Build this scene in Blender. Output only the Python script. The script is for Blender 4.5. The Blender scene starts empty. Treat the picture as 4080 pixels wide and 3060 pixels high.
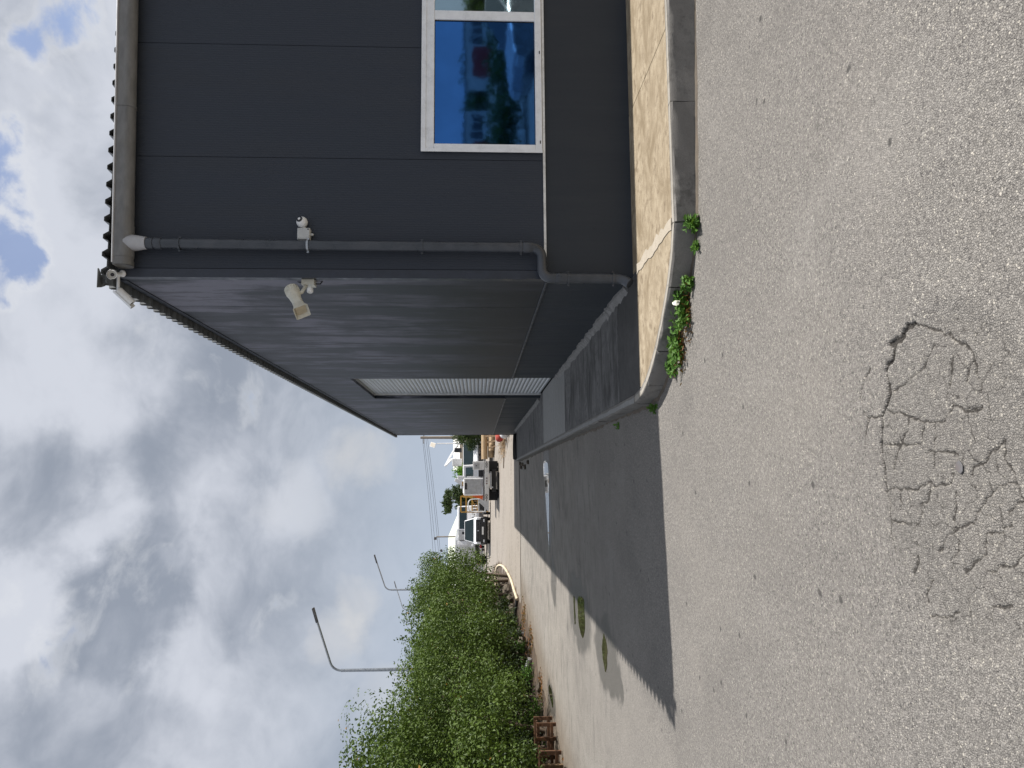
import bpy, math, random
import numpy as np
from mathutils import Vector, Matrix
R = math.radians
random.seed(7)
RNG = np.random.default_rng(7)
scene = bpy.context.scene
COL = scene.collection

# ------------------------------------------------------------------ camera
cam_d = bpy.data.cameras.new('camera')
cam = bpy.data.objects.new('camera', cam_d)
COL.objects.link(cam)
FPX = 3050.0
cam_d.sensor_fit = 'HORIZONTAL'
cam_d.sensor_width = 36.0
cam_d.lens = 36.0 * FPX / 4080.0
cam_d.clip_start = 0.05
cam_d.clip_end = 3000
fwd_y = Vector((-382 / FPX, 140 / FPX, -1)).normalized()       # building's long wall direction in camera space
upv = Vector((-.0068, 1, 0)); upv = (upv - fwd_y * upv.dot(fwd_y)).normalized()
xv = fwd_y.cross(upv)
# the phone was held on its side: picture-left is up
right = Vector((xv.x, fwd_y.x, upv.x)); up = Vector((xv.y, fwd_y.y, upv.y)); back = Vector((xv.z, fwd_y.z, upv.z))
m = Matrix.Identity(4)
for i in range(3):
    m[i][0] = -up[i]; m[i][1] = right[i]; m[i][2] = back[i]
m[2][3] = 1.55
cam.matrix_world = m
scene.camera = cam

# ------------------------------------------------------------------ light
SUN_EL, SUN_AZ = R(52.7), R(0.15)          # sun stands over +X (right of the building), in line with the front wall
sd = Vector((math.cos(SUN_EL) * math.cos(SUN_AZ), math.cos(SUN_EL) * math.sin(SUN_AZ), math.sin(SUN_EL)))
sun_d = bpy.data.lights.new('sun', 'SUN')
sun_d.energy = 4.6
sun_d.angle = R(0.5)
sun_d.color = (1, .955, .90)
sun = bpy.data.objects.new('sun', sun_d); COL.objects.link(sun)
sun.rotation_euler = sd.to_track_quat('Z', 'Y').to_euler()
sun.location = (20, 0, 30)

world = bpy.data.worlds.new('World'); scene.world = world
world.use_nodes = True
scene.view_settings.view_transform = 'Standard'
scene.view_settings.look = 'None'
scene.view_settings.exposure = 0.62
scene.view_settings.gamma = 1.0

class NT:
    """tiny node-tree helper"""
    def __init__(s, tree):
        s.t = tree; s.n = tree.nodes; s.l = tree.links; s.n.clear()
    def new(s, typ, **kw):
        nd = s.n.new(typ)
        for k, v in kw.items():
            if k == 'inp':
                for a, b in v.items(): s.set(nd, a, b)
            else: setattr(nd, k, v)
        return nd
    def set(s, nd, a, b):
        sock = nd.inputs[a]
        if hasattr(b, 'bl_idname') and hasattr(b, 'is_output'): s.l.new(b, sock)
        else:
            if isinstance(b, (tuple, list)) and len(b) == 3 and sock.type == 'RGBA': b = (*b, 1)
            sock.default_value = b
    def math(s, op, a, b=0.0, c=None, clamp=False):
        nd = s.n.new('ShaderNodeMath'); nd.operation = op; nd.use_clamp = clamp
        s.set(nd, 0, a); s.set(nd, 1, b)
        if c is not None: s.set(nd, 2, c)
        return nd.outputs[0]
    def vmath(s, op, a, b=(0, 0, 0), out=0):
        nd = s.n.new('ShaderNodeVectorMath'); nd.operation = op
        s.set(nd, 0, a)
        if op == 'SCALE': s.set(nd, 'Scale', b)
        else: s.set(nd, 1, b)
        return nd.outputs[out]
    def ramp(s, x, lo, hi, a=0.0, b=1.0, smooth=True):
        nd = s.n.new('ShaderNodeMapRange'); nd.interpolation_type = 'SMOOTHSTEP' if smooth else 'LINEAR'
        s.set(nd, 'Value', x); s.set(nd, 'From Min', lo); s.set(nd, 'From Max', hi); s.set(nd, 'To Min', a); s.set(nd, 'To Max', b)
        return nd.outputs[0]
    def mix(s, fac, a, b, blend='MIX'):
        nd = s.n.new('ShaderNodeMix'); nd.data_type = 'RGBA'; nd.blend_type = blend
        s.set(nd, 0, fac); s.set(nd, 6, a); s.set(nd, 7, b)
        return nd.outputs[2]
    def noise(s, vec, scale, detail=4, rough=.55, dist=0.0, out=0, dim='3D'):
        nd = s.n.new('ShaderNodeTexNoise'); nd.noise_dimensions = dim
        s.set(nd, 'Vector', vec); s.set(nd, 'Scale', scale); s.set(nd, 'Detail', detail); s.set(nd, 'Roughness', rough); s.set(nd, 'Distortion', dist)
        return nd.outputs[out]
    def pos(s):
        return s.n.new('ShaderNodeNewGeometry').outputs['Position']
    def scale(s, v, sc):
        return s.vmath('MULTIPLY', v, sc)

# sky: clear-sky model behind a mostly closed, broken cloud layer
w = NT(world.node_tree)
sky = w.new('ShaderNodeTexSky', sky_type='NISHITA', sun_disc=False, sun_elevation=SUN_EL, sun_rotation=math.pi / 2 - SUN_AZ, altitude=20, air_density=1.2, dust_density=2.0)
dirv = w.vmath('NORMALIZE', w.new('ShaderNodeTexCoord').outputs['Generated'])
sep = w.new('ShaderNodeSeparateXYZ', inp={0: dirv})
dz = w.math('MAXIMUM', sep.outputs[2], 0.0)
pv = w.scale(dirv, (1, 1, 1.35))
warp = w.vmath('SCALE', w.vmath('SUBTRACT', w.noise(pv, 4.0, 3, .5, out=1), (.5, .5, .5)), .14)
pw = w.vmath('ADD', pv, warp)
n1 = w.noise(w.vmath('ADD', pw, (3.1, .4, .9)), 5.0, 8, .57)                 # cloud bodies
n2 = w.noise(w.vmath('ADD', pw, (7.3, 2.1, 4.0)), 4.2, 8, .55)    # thickness
n3 = w.noise(w.vmath('ADD', pw, (1.7, 9.4, 2.0)), 13.0, 6, .58)   # billows
def blob_at(az, el, r0, r1):       # a cloud or gap standing at that bearing (degrees right of +Y) and height
    a, e = R(az), R(el)
    v = (math.sin(a) * math.cos(e), math.cos(a) * math.cos(e), math.sin(e))
    return w.ramp(w.vmath('DOT_PRODUCT', pdir, v, out=1), math.cos(R(r1)), math.cos(R(r0)))
pdir = w.vmath('NORMALIZE', w.vmath('ADD', dirv, w.vmath('SCALE', w.vmath('SUBTRACT', w.noise(dirv, 11, 5, .6, out=1), (.5, .5, .5)), .10)))
def wsum(lst):
    t_ = None
    for amp, b in lst:
        x = w.math('MULTIPLY', b, amp); t_ = x if t_ is None else w.math('ADD', t_, x)
    return t_
gap = wsum([(.27, blob_at(20, 28.8, .2, 5.5)), (.22, blob_at(33, 27, .2, 4.5)), (.22, blob_at(15.5, 31.5, .2, 4)), (.12, blob_at(25, 31, 0, 5))])
cover = w.math('SUBTRACT', w.math('ADD', w.math('MULTIPLY', w.math('SUBTRACT', n1, .5), 1.5), .70), gap)
cover = w.math('ADD', cover, w.math('MULTIPLY', w.math('SUBTRACT', n3, .5), .22))
mask = w.math('ADD', .26, w.math('MULTIPLY', w.ramp(cover, .34, .48), .74))
n1s = w.noise(w.vmath('ADD', pw, (3.1 + .045, .4, .9 + .055)), 5.0, 5, .57)     # the same clouds a little nearer the sun: lit and shaded flanks
lit = w.math('SUBTRACT', n1, n1s)
thick = w.math('SUBTRACT', w.math('MULTIPLY', w.math('SUBTRACT', n2, .5), .75), w.math('MULTIPLY', lit, 1.15))
thick = w.math('ADD', thick, w.math('MULTIPLY', w.math('SUBTRACT', n3, .5), .40))
thick = w.math('ADD', thick, wsum([(.46, blob_at(-9.3, 23.8, .5, 5)), (.30, blob_at(-5.5, 22, .5, 4)), (.30, blob_at(-.2, 28.7, .5, 5)), (.20, blob_at(4.7, 17.5, 1, 9)), (.24, blob_at(-17.5, 25, 1, 7)), (.12, blob_at(-14, 15, 1, 7)),
                                   (-.36, blob_at(-9, 29.8, .5, 4.2)), (-.16, blob_at(-12.5, 19, .3, 3.4)), (-.22, blob_at(14, 28, 1, 6)), (-.22, blob_at(-2.9, 25, .3, 3.5)), (-.22, blob_at(31, 24, 1, 6)), (-.20, blob_at(21, 30, .5, 4)), (-.14, blob_at(-1.7, 13.6, .3, 3.6)), (-.16, blob_at(8.8, 25, 1, 6))]))
shade = w.ramp(thick, -.34, .42)
ccol = w.mix(shade, (3.4, 3.56, 3.95), (1.58, 1.78, 2.16))
edge = w.ramp(cover, .43, .56, 1.0, 0.0)
ccol = w.mix(w.math('MULTIPLY', edge, .42), ccol, (4.1, 4.2, 4.4))
skyc = w.mix(1.0, sky.outputs[0], (.50, .55, .68), 'MULTIPLY')
col = w.mix(mask, skyc, ccol)
haze = w.ramp(dz, .02, .33, 1.0, 0.0)
hazec = w.mix(w.ramp(dz, 0, .26), (2.5, 2.9, 3.5), (2.0, 2.32, 2.78))
col = w.mix(w.math('MULTIPLY', haze, .88), col, hazec)
# low cream cumulus standing over the horizon
lowb = wsum([(.55, blob_at(1.6, 8.6, .3, 3.0)), (.42, blob_at(-8.3, 8.6, .2, 2.2)), (.42, blob_at(-10.6, 9.8, .2, 2.6)), (.16, blob_at(-1.7, 13.4, .2, 3.4)), (.28, blob_at(-15, 6, .2, 2.5))])
col = w.mix(w.math('MULTIPLY', lowb, w.ramp(n3, .3, .6, .5, 1.0)), col, (3.75, 3.72, 3.7))
bg = w.new('ShaderNodeBackground', inp={'Color': col, 'Strength': .125})
w.l.new(bg.outputs[0], w.new('ShaderNodeOutputWorld').inputs[0])

# ------------------------------------------------------------------ materials
MATS = {}
def bsdf(name):
    mt = bpy.data.materials.new(name); mt.use_nodes = True
    t = NT(mt.node_tree)
    b = t.new('ShaderNodeBsdfPrincipled'); o = t.new('ShaderNodeOutputMaterial')
    t.l.new(b.outputs[0], o.inputs[0])
    MATS[name] = mt
    return mt, t, b
def setb(t, b, **k):
    names = dict(col='Base Color', rough='Roughness', metal='Metallic', spec='Specular IOR Level', normal='Normal', coat='Coat Weight', trans='Transmission Weight', ior='IOR', alpha='Alpha')
    for a, v in k.items(): t.set(b, names[a], v)
def bump(t, height, strength, dist=.01, normal=None):
    nd = t.new('ShaderNodeBump', inp={'Height': height, 'Strength': strength, 'Distance': dist})
    if normal is not None: t.set(nd, 'Normal', normal)
    return nd.outputs[0]
def pm(name, c, var=.25, scale=6.0, rough=.6, bmp=.15, bscale=60.0, metal=0.0, spec=.5, stretch=(1, 1, 1), dirt=None, dirt_amt=.35, rvar=.15, detail=5):
    """plain surface: mottled colour, second dirt colour in patches, fine relief"""
    mt, t, b = bsdf(name)
    p = t.scale(t.pos(), stretch)
    n = t.noise(p, scale, detail, .6)
    dk = tuple(x * (1 - var) for x in c); lt = tuple(min(1, x * (1 + var)) for x in c)
    colr = t.mix(t.ramp(n, .3, .7), dk, lt)
    if dirt:
        dn = t.noise(p, scale * .45, 7, .68, .4)
        colr = t.mix(t.math('MULTIPLY', t.ramp(dn, .48, .68), dirt_amt), colr, dirt)
    setb(t, b, col=colr, rough=t.ramp(n, .2, .8, max(.02, rough - rvar), min(1, rough + rvar)), metal=metal, spec=spec)
    if bmp > 0: setb(t, b, normal=bump(t, t.noise(p, bscale, 4, .6), bmp))
    return mt

def wall_mat(name, base, streak, amount, ribs=True, rough=.42):
    mt, t, b = bsdf(name)
    p = t.pos()
    side = name == 'panel_side'
    st = t.noise(t.scale(p, (2.0, 2.0, .42) if side else (5.5, 5.5, .55)), 1.0, 9, .72, .35)     # vertical run-off streaks
    fine = t.noise(t.scale(p, (7, 7, .9) if side else (26, 26, 1.6)), 1.0, 5, .6)
    blot = t.noise(p, 1.1, 5, .6)
    mk = t.math('MULTIPLY', t.ramp(t.math('ADD', t.math('MULTIPLY', st, .75), t.math('MULTIPLY', fine, .25)), .44 if side else .42, .56 if side else .64), t.ramp(blot, .28, .58))
    if name == 'panel_side':      # pale dusty streaks, stronger with height: sky sheen painted into the colour
        zz = t.new('ShaderNodeSeparateXYZ', inp={0: p}).outputs[2]
        mk = t.math('MULTIPLY', mk, t.ramp(t.math('ADD', zz, t.math('MULTIPLY', blot, 1.6)), 2.0, 4.2, .12, 1.0))
    c = t.mix(t.math('MULTIPLY', mk, amount), base, streak)
    c = t.mix(t.math('MULTIPLY', t.ramp(t.noise(p, 34, 3, .5), .62, .74), .25), c, tuple(x * .55 for x in base))
    setb(t, b, col=c, rough=t.math('ADD', rough, t.math('MULTIPLY', mk, .25)), spec=.25 if name == 'panel_side' else .3)
    hgt = t.noise(p, 90, 3, .5)
    nrm = bump(t, hgt, .05)
    if ribs:
        sx = t.new('ShaderNodeSeparateXYZ', inp={0: p})
        s = t.math('SINE', t.math('MULTIPLY', t.math('ADD', sx.outputs[0], sx.outputs[1]), 2 * math.pi / .022))
        nrm = bump(t, s, .22, .002, nrm)
    setb(t, b, normal=nrm)
    return mt

wall_mat('panel_front', (.032, .039, .053), (.052, .058, .069), .5, rough=.55)
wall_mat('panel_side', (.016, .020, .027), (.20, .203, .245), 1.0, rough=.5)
wall_mat('plinth', (.028, .034, .043), (.050, .055, .062), .6, ribs=False, rough=.6)
pm('trim_dark', (.026, .032, .046), .2, 8, .45, .08)
pm('backing', (.012, .013, .015), .2, 8, .8, 0)
pm('pipe_dark', (.046, .053, .064), .18, 9, .36, .05, dirt=(.10, .10, .11), dirt_amt=.3)
pm('gutter_grey', (.165, .165, .162), .16, 7, .45, .05, dirt=(.16, .15, .13), dirt_amt=.45, stretch=(1, 1, 3))
pm('gutter_pale', (.40, .405, .42), .1, 7, .4, .04, dirt=(.35, .33, .30), dirt_amt=.4)
pm('roof_sheet', (.12, .128, .13), .2, 5, .5, .05, dirt=(.075, .07, .062), dirt_amt=.5)
pm('white_frame', (.80, .82, .84), .06, 12, .35, .03, dirt=(.62, .62, .61), dirt_amt=.3)
pm('white_strip', (.70, .70, .68), .1, 20, .6, .1, dirt=(.3, .29, .27), dirt_amt=.5)
pm('shutter', (.50, .52, .55), .08, 6, .38, .03, dirt=(.34, .35, .35), dirt_amt=.4, stretch=(1, 1, 4))
pm('ivory_plastic', (.60, .585, .50), .08, 14, .42, .04, dirt=(.42, .38, .28), dirt_amt=.35)
pm('ivory_inner', (.50, .43, .30), .12, 14, .6, .04)
pm('white_plastic', (.78, .79, .79), .05, 14, .35, .03, dirt=(.55, .53, .48), dirt_amt=.25)
pm('grey_plastic', (.50, .51, .50), .06, 14, .45, .03)
pm('black_plastic', (.015, .015, .017), .2, 14, .3, .03)
pm('lens_glass', (.02, .02, .03), .1, 14, .05, 0)
pm('galvanised', (.36, .38, .40), .2, 18, .35, .06, metal=.7)
pm('steel_dark', (.10, .10, .105), .25, 14, .5, .1, dirt=(.12, .06, .03), dirt_amt=.3)
pm('black_rubber', (.018, .018, .019), .3, 20, .75, .2)
pm('soil_dark', (.062, .044, .030), .4, 7, .92, .6, 40, dirt=(.15, .10, .06), dirt_amt=.7)
pm('rust_brown', (.11, .052, .024), .4, 9, .85, .3, dirt=(.09, .045, .025), dirt_amt=.8)
pm('old_wood', (.17, .11, .06), .35, 4, .85, .4, 40, stretch=(1, 6, 6), dirt=(.10, .06, .035), dirt_amt=.7)
pm('log_wood', (.36, .26, .155), .25, 3, .85, .4, 30, stretch=(.6, 8, 8), dirt=(.22, .14, .08), dirt_amt=.6)
pm('stone_rubble', (.10, .082, .062), .3, 8, .9, .5, 30, dirt=(.12, .09, .07), dirt_amt=.5)
pm('cream_hose', (.66, .56, .40), .12, 9, .6, .1, dirt=(.42, .30, .18), dirt_amt=.4)
pm('white_paint', (.80, .81, .82), .04, 4, .28, 0, dirt=(.58, .56, .52), dirt_amt=.25)
pm('silver_paint', (.42, .43, .45), .05, 4, .28, 0, metal=.5)
pm('red_paint', (.28, .02, .025), .1, 4, .28, 0)
pm('yellow_paint', (.46, .26, .045), .15, 8, .5, .1, dirt=(.25, .12, .04), dirt_amt=.4)
pm('orange_plastic', (.72, .13, .025), .15, 8, .6, .1)
pm('grey_metal', (.40, .41, .42), .12, 10, .45, .08, dirt=(.25, .22, .18), dirt_amt=.3)
pm('pale_metal', (.62, .62, .61), .1, 10, .45, .05, dirt=(.35, .32, .28), dirt_amt=.4)
pm('lamp_red', (.32, .015, .012), .05, 8, .2, 0)
pm('lamp_clear', (.65, .67, .70), .05, 8, .1, 0)
pm('chrome', (.7, .7, .72), .03, 8, .12, 0, metal=1.0)
pm('plate_white', (.7, .7, .68), .05, 8, .5, 0)
pm('bark', (.15, .115, .085), .35, 9, .9, .6, 30, stretch=(1, 1, .25))
pm('lime_roof', (.66, .70, .58), .08, 3, .5, .05)
pm('white_wall', (.72, .71, .68), .06, 3, .8, .1, dirt=(.5, .48, .44), dirt_amt=.3)
pm('beige_wall', (.55, .50, .42), .08, 3, .8, .1)
pm('red_wall', (.40, .05, .045), .1, 3, .6, .05)
pm('red_cloth', (.35, .055, .04), .3, 10, .9, .3)
pm('white_cloth', (.72, .72, .74), .12, 10, .8, .3)
pm('pole_wood', (.23, .20, .165), .25, 6, .85, .3, stretch=(4, 4, .5))
pm('far_window', (.05, .06, .075), .2, 3, .12, 0)

def glass_mat(name, tint, rough=.03):
    mt, t, b = bsdf(name)
    p = t.pos()
    n = t.noise(p, 3, 5, .6)
    # film-coated glass: coloured mirror, faintly streaked with dust
    setb(t, b, col=t.mix(t.ramp(n, .35, .7), tint, tuple(x * 1.12 for x in tint)), metal=1.0, rough=rough)
    setb(t, b, normal=bump(t, t.noise(p, 2.6, 3, .5), .03, .02))
    return mt
glass_mat('blue_glass', (.037, .128, .34), .035)
glass_mat('clear_pane', (.26, .34, .37))
glass_mat('car_glass', (.075, .10, .10), .08)

def concrete(name, c, c2, stain, amount, bscale=70, streakx=False, sc=None):
    mt, t, b = bsdf(name)
    p = t.pos()
    big = t.noise(t.scale(p, sc) if sc else t.scale(p, (5, .9, 1) if streakx == 'y' else ((.9, 5, 1) if streakx else (1, 1, 1))), 1.6, 7, .64, .5)
    mid = t.noise(p, 12, 6, .7)
    fin = t.noise(p, 160, 3, .6)
    colr = t.mix(t.ramp(big, .32, .68), c, c2)
    colr = t.mix(t.math('MULTIPLY', t.ramp(t.math('ADD', t.math('MULTIPLY', big, .5), t.math('MULTIPLY', mid, .5)), .48, .64), amount), colr, stain)
    colr = t.mix(t.ramp(fin, .35, .75, 0, .35), colr, tuple(x * .55 for x in c))
    setb(t, b, col=colr, rough=.88, spec=.3)
    setb(t, b, normal=bump(t, t.math('ADD', t.math('MULTIPLY', fin, .5), mid), .35, .012))
    return mt
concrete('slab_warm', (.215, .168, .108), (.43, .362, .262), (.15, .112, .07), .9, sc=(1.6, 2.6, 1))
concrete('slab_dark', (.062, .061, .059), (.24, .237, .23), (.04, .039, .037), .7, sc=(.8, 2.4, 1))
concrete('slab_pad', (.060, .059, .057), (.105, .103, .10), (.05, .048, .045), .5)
concrete('slab_ramp', (.26, .26, .25), (.32, .32, .31), (.17, .165, .155), .5, streakx=True)
concrete('kerb_face', (.175, .165, .152), (.24, .228, .21), (.085, .08, .072), .8)
concrete('kerb_wash', (.30, .278, .24), (.40, .375, .33), (.17, .15, .12), .75)
concrete('mortar', (.38, .335, .265), (.45, .40, .33), (.24, .2, .15), .4)
concrete('fillet', (.20, .195, .185), (.30, .29, .28), (.08, .078, .072), .7)
concrete('apron', (.285, .255, .22), (.35, .315, .275), (.105, .09, .075), .95, sc=(.22, .9, 1))

def asphalt():
    mt, t, b = bsdf('asphalt')
    p = t.pos()
    flat = t.scale(p, (1, 1, 0))
    wob = t.vmath('ADD', flat, t.vmath('SCALE', t.vmath('SUBTRACT', t.noise(flat, 130, 2, .5, out=1), (.5, .5, .5)), .012))
    def vor(scale, feature='F1'):
        nd = t.new('ShaderNodeTexVoronoi', feature=feature, voronoi_dimensions='2D')
        t.set(nd, 'Vector', wob); t.set(nd, 'Scale', scale)
        return nd
    v = vor(108); ve = vor(108, 'DISTANCE_TO_EDGE')
    v2 = vor(205)
    rnd = t.new('ShaderNodeSeparateColor', inp={0: v.outputs['Color']})
    rnd2 = t.new('ShaderNodeSeparateColor', inp={0: v2.outputs['Color']})
    # stones of different greys bedded in a dark binder
    stone = t.mix(rnd.outputs[0], (.147, .138, .127), (.358, .338, .309))
    stone = t.mix(t.ramp(rnd.outputs[1], .86, .90), stone, (.46, .43, .375))
    stone = t.mix(t.ramp(rnd.outputs[2], .90, .94), stone, (.085, .08, .078))
    small = t.mix(rnd2.outputs[0], (.126, .117, .108), (.337, .318, .291))
    stone = t.mix(t.ramp(rnd2.outputs[1], .45, .5), stone, small)
    gapm = t.ramp(ve.outputs['Distance'], 0.02, .16, 1, 0)
    colr = t.mix(t.math('MULTIPLY', gapm, .5), stone, (.095, .088, .081))
    # dust, worn and oily zones
    big = t.noise(flat, .35, 6, .6, .3)
    mid = t.noise(flat, 2.6, 6, .65)
    sx = t.new('ShaderNodeSeparateXYZ', inp={0: p})
    dust = t.math('ADD', t.ramp(sx.outputs[1], 4, 18, 0, .7), t.math('MULTIPLY', t.ramp(big, .45, .7), .30))
    colr = t.mix(dust, colr, t.mix(t.ramp(mid, .3, .7), (.28, .258, .228), (.385, .356, .314)))
    colr = t.mix(t.math('MULTIPLY', t.ramp(mid, .55, .75), .30), colr, (.13, .122, .115))
    tone = t.noise(t.scale(flat, (1, .55, 1)), .9, 5, .6, .5)
    colr = t.mix(t.ramp(tone, .50, .70, 0, .42), colr, (.135, .126, .117))
    colr = t.mix(t.ramp(tone, .28, .46, .26, 0), colr, (.39, .37, .34))
    gr = t.noise(flat, 46, 4, .75)
    colr = t.mix(t.ramp(gr, .34, .66, .22, 0), colr, (.11, .104, .098))
    colr = t.mix(t.ramp(gr, .5, .72, 0, .22), colr, (.44, .42, .39))
    # long drag stains across the yard
    st = t.noise(t.scale(flat, (1.3, 7, 1)), 1.0, 7, .65, .4)
    colr = t.mix(t.math('MULTIPLY', t.math('MULTIPLY', t.ramp(st, .54, .66), t.ramp(sx.outputs[1], 7, 15)), .72), colr, (.085, .08, .076))
    # tar spots
    sp = t.new('ShaderNodeTexVoronoi', voronoi_dimensions='2D'); t.set(sp, 'Vector', t.vmath('ADD', flat, t.vmath('SCALE', t.noise(flat, 25, 2, out=1), .03))); t.set(sp, 'Scale', 2.3)
    spr = t.new('ShaderNodeSeparateColor', inp={0: sp.outputs['Color']})
    spot = t.math('MULTIPLY', t.ramp(sp.outputs['Distance'], .020, .055, 1, 0), t.ramp(spr.outputs[0], .68, .72))
    colr = t.mix(t.math('MULTIPLY', spot, .8), colr, (.05, .048, .046))
    # brown wash-out along the soil verge
    ed = t.math('SUBTRACT', sx.outputs[0], t.math('ADD', -6.35, t.math('MULTIPLY', sx.outputs[1], .096)))
    ed = t.math('ADD', ed, t.math('MULTIPLY', t.math('SUBTRACT', mid, .5), .8))
    colr = t.mix(t.math('MULTIPLY', t.ramp(ed, -.6, 1.0, .9, 0), .8), colr, (.155, .115, .075))
    # damp ground round the puddles: (x, y, rx, ry)
    wob2 = t.vmath('ADD', flat, t.vmath('SCALE', t.vmath('SUBTRACT', t.noise(flat, 2.2, 5, .65, out=1), (.5, .5, .5)), .75))
    wob2 = t.scale(wob2, (1, 1, 0))
    dm = None
    for cx, cy, rx, ry in ((-2.1, 12.45, .62, 1.35), (-2.2, 9.9, .46, .95), (-2.3, 9.2, .25, .45), (-2.15, 16.5, .5, .6), (-.3, 17.2, 1.3, .9), (-4.75, 17.4, .35, 1.0)):
        d = t.vmath('LENGTH', t.vmath('MULTIPLY', t.vmath('SUBTRACT', wob2, (cx, cy, 0)), (1 / rx, 1 / ry, 0)), out=1)
        k = t.ramp(d, .82, 1.08, 1, 0)
        dm = k if dm is None else t.math('MAXIMUM', dm, k)
    colr = t.mix(t.math('MULTIPLY', dm, .72), colr, (.075, .071, .064))
    at = t.new('ShaderNodeAttribute', attribute_name='crack')
    ck = at.outputs['Fac']
    patch = t.new('ShaderNodeAttribute', attribute_name='patch').outputs['Fac']
    colr = t.mix(t.math('MULTIPLY', patch, .24), colr, (.13, .122, .11))
    colr = t.mix(t.ramp(ck, .25, .95, 0, .9), colr, (.034, .030, .026))
    setb(t, b, col=colr, rough=t.math('SUBTRACT', .88, t.math('MULTIPLY', dm, .45)), spec=.35)
    hg = t.math('ADD', t.math('MULTIPLY', t.ramp(ve.outputs['Distance'], 0, .35), .8), t.math('MULTIPLY', rnd.outputs[1], .5))
    setb(t, b, normal=bump(t, hg, .75, .006, bump(t, t.noise(flat, 14, 4, .6), .3, .02)))
asphalt()

def leaf_mat(name, c1, c2, c3, odd=.985, trans=.25):
    mt, t, b = bsdf(name)
    geo = t.n.new('ShaderNodeNewGeometry')
    r = geo.outputs['Random Per Island']
    colr = t.mix(r, c1, c2)
    n = t.noise(geo.outputs['Position'], 1.3, 3, .6)
    colr = t.mix(t.ramp(n, .35, .68), colr, c3)
    rr = t.math('FRACT', t.math('MULTIPLY', r, 37.7))
    colr = t.mix(t.ramp(rr, odd, odd + .003), colr, (.36, .17, .025))
    setb(t, b, col=colr, rough=.55, spec=.3)
    tr = t.new('ShaderNodeBsdfTranslucent', inp={'Color': t.mix(.5, colr, (.16, .26, .03))})
    mx = t.new('ShaderNodeMixShader', inp={0: trans})
    t.l.new(b.outputs[0], mx.inputs[1]); t.l.new(tr.outputs[0], mx.inputs[2])
    out = [x for x in t.n if x.type == 'OUTPUT_MATERIAL'][0]
    t.l.new(mx.outputs[0], out.inputs[0])
leaf_mat('leaf', (.018, .041, .007), (.098, .148, .025), (.074, .120, .014), odd=.9965, trans=.16)
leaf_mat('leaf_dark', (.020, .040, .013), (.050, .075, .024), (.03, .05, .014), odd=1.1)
leaf_mat('leaf_lime', (.10, .24, .015), (.16, .33, .03), (.12, .27, .02), odd=1.1)
leaf_mat('weed_leaf', (.045, .12, .015), (.11, .23, .035), (.07, .16, .02), odd=1.1)
leaf_mat('dry_leaf', (.15, .06, .018), (.25, .11, .04), (.19, .08, .025), odd=1.1)

def water():
    mt, t, b = bsdf('puddle_water')
    p = t.pos()
    setb(t, b, col=t.mix(t.ramp(t.noise(p, 3, 4), .35, .7), (.030, .030, .016), (.055, .05, .03)), rough=.02, spec=.75, ior=1.33)
    setb(t, b, normal=bump(t, t.noise(p, 9, 2, .4), .02, .01))
water()

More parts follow.
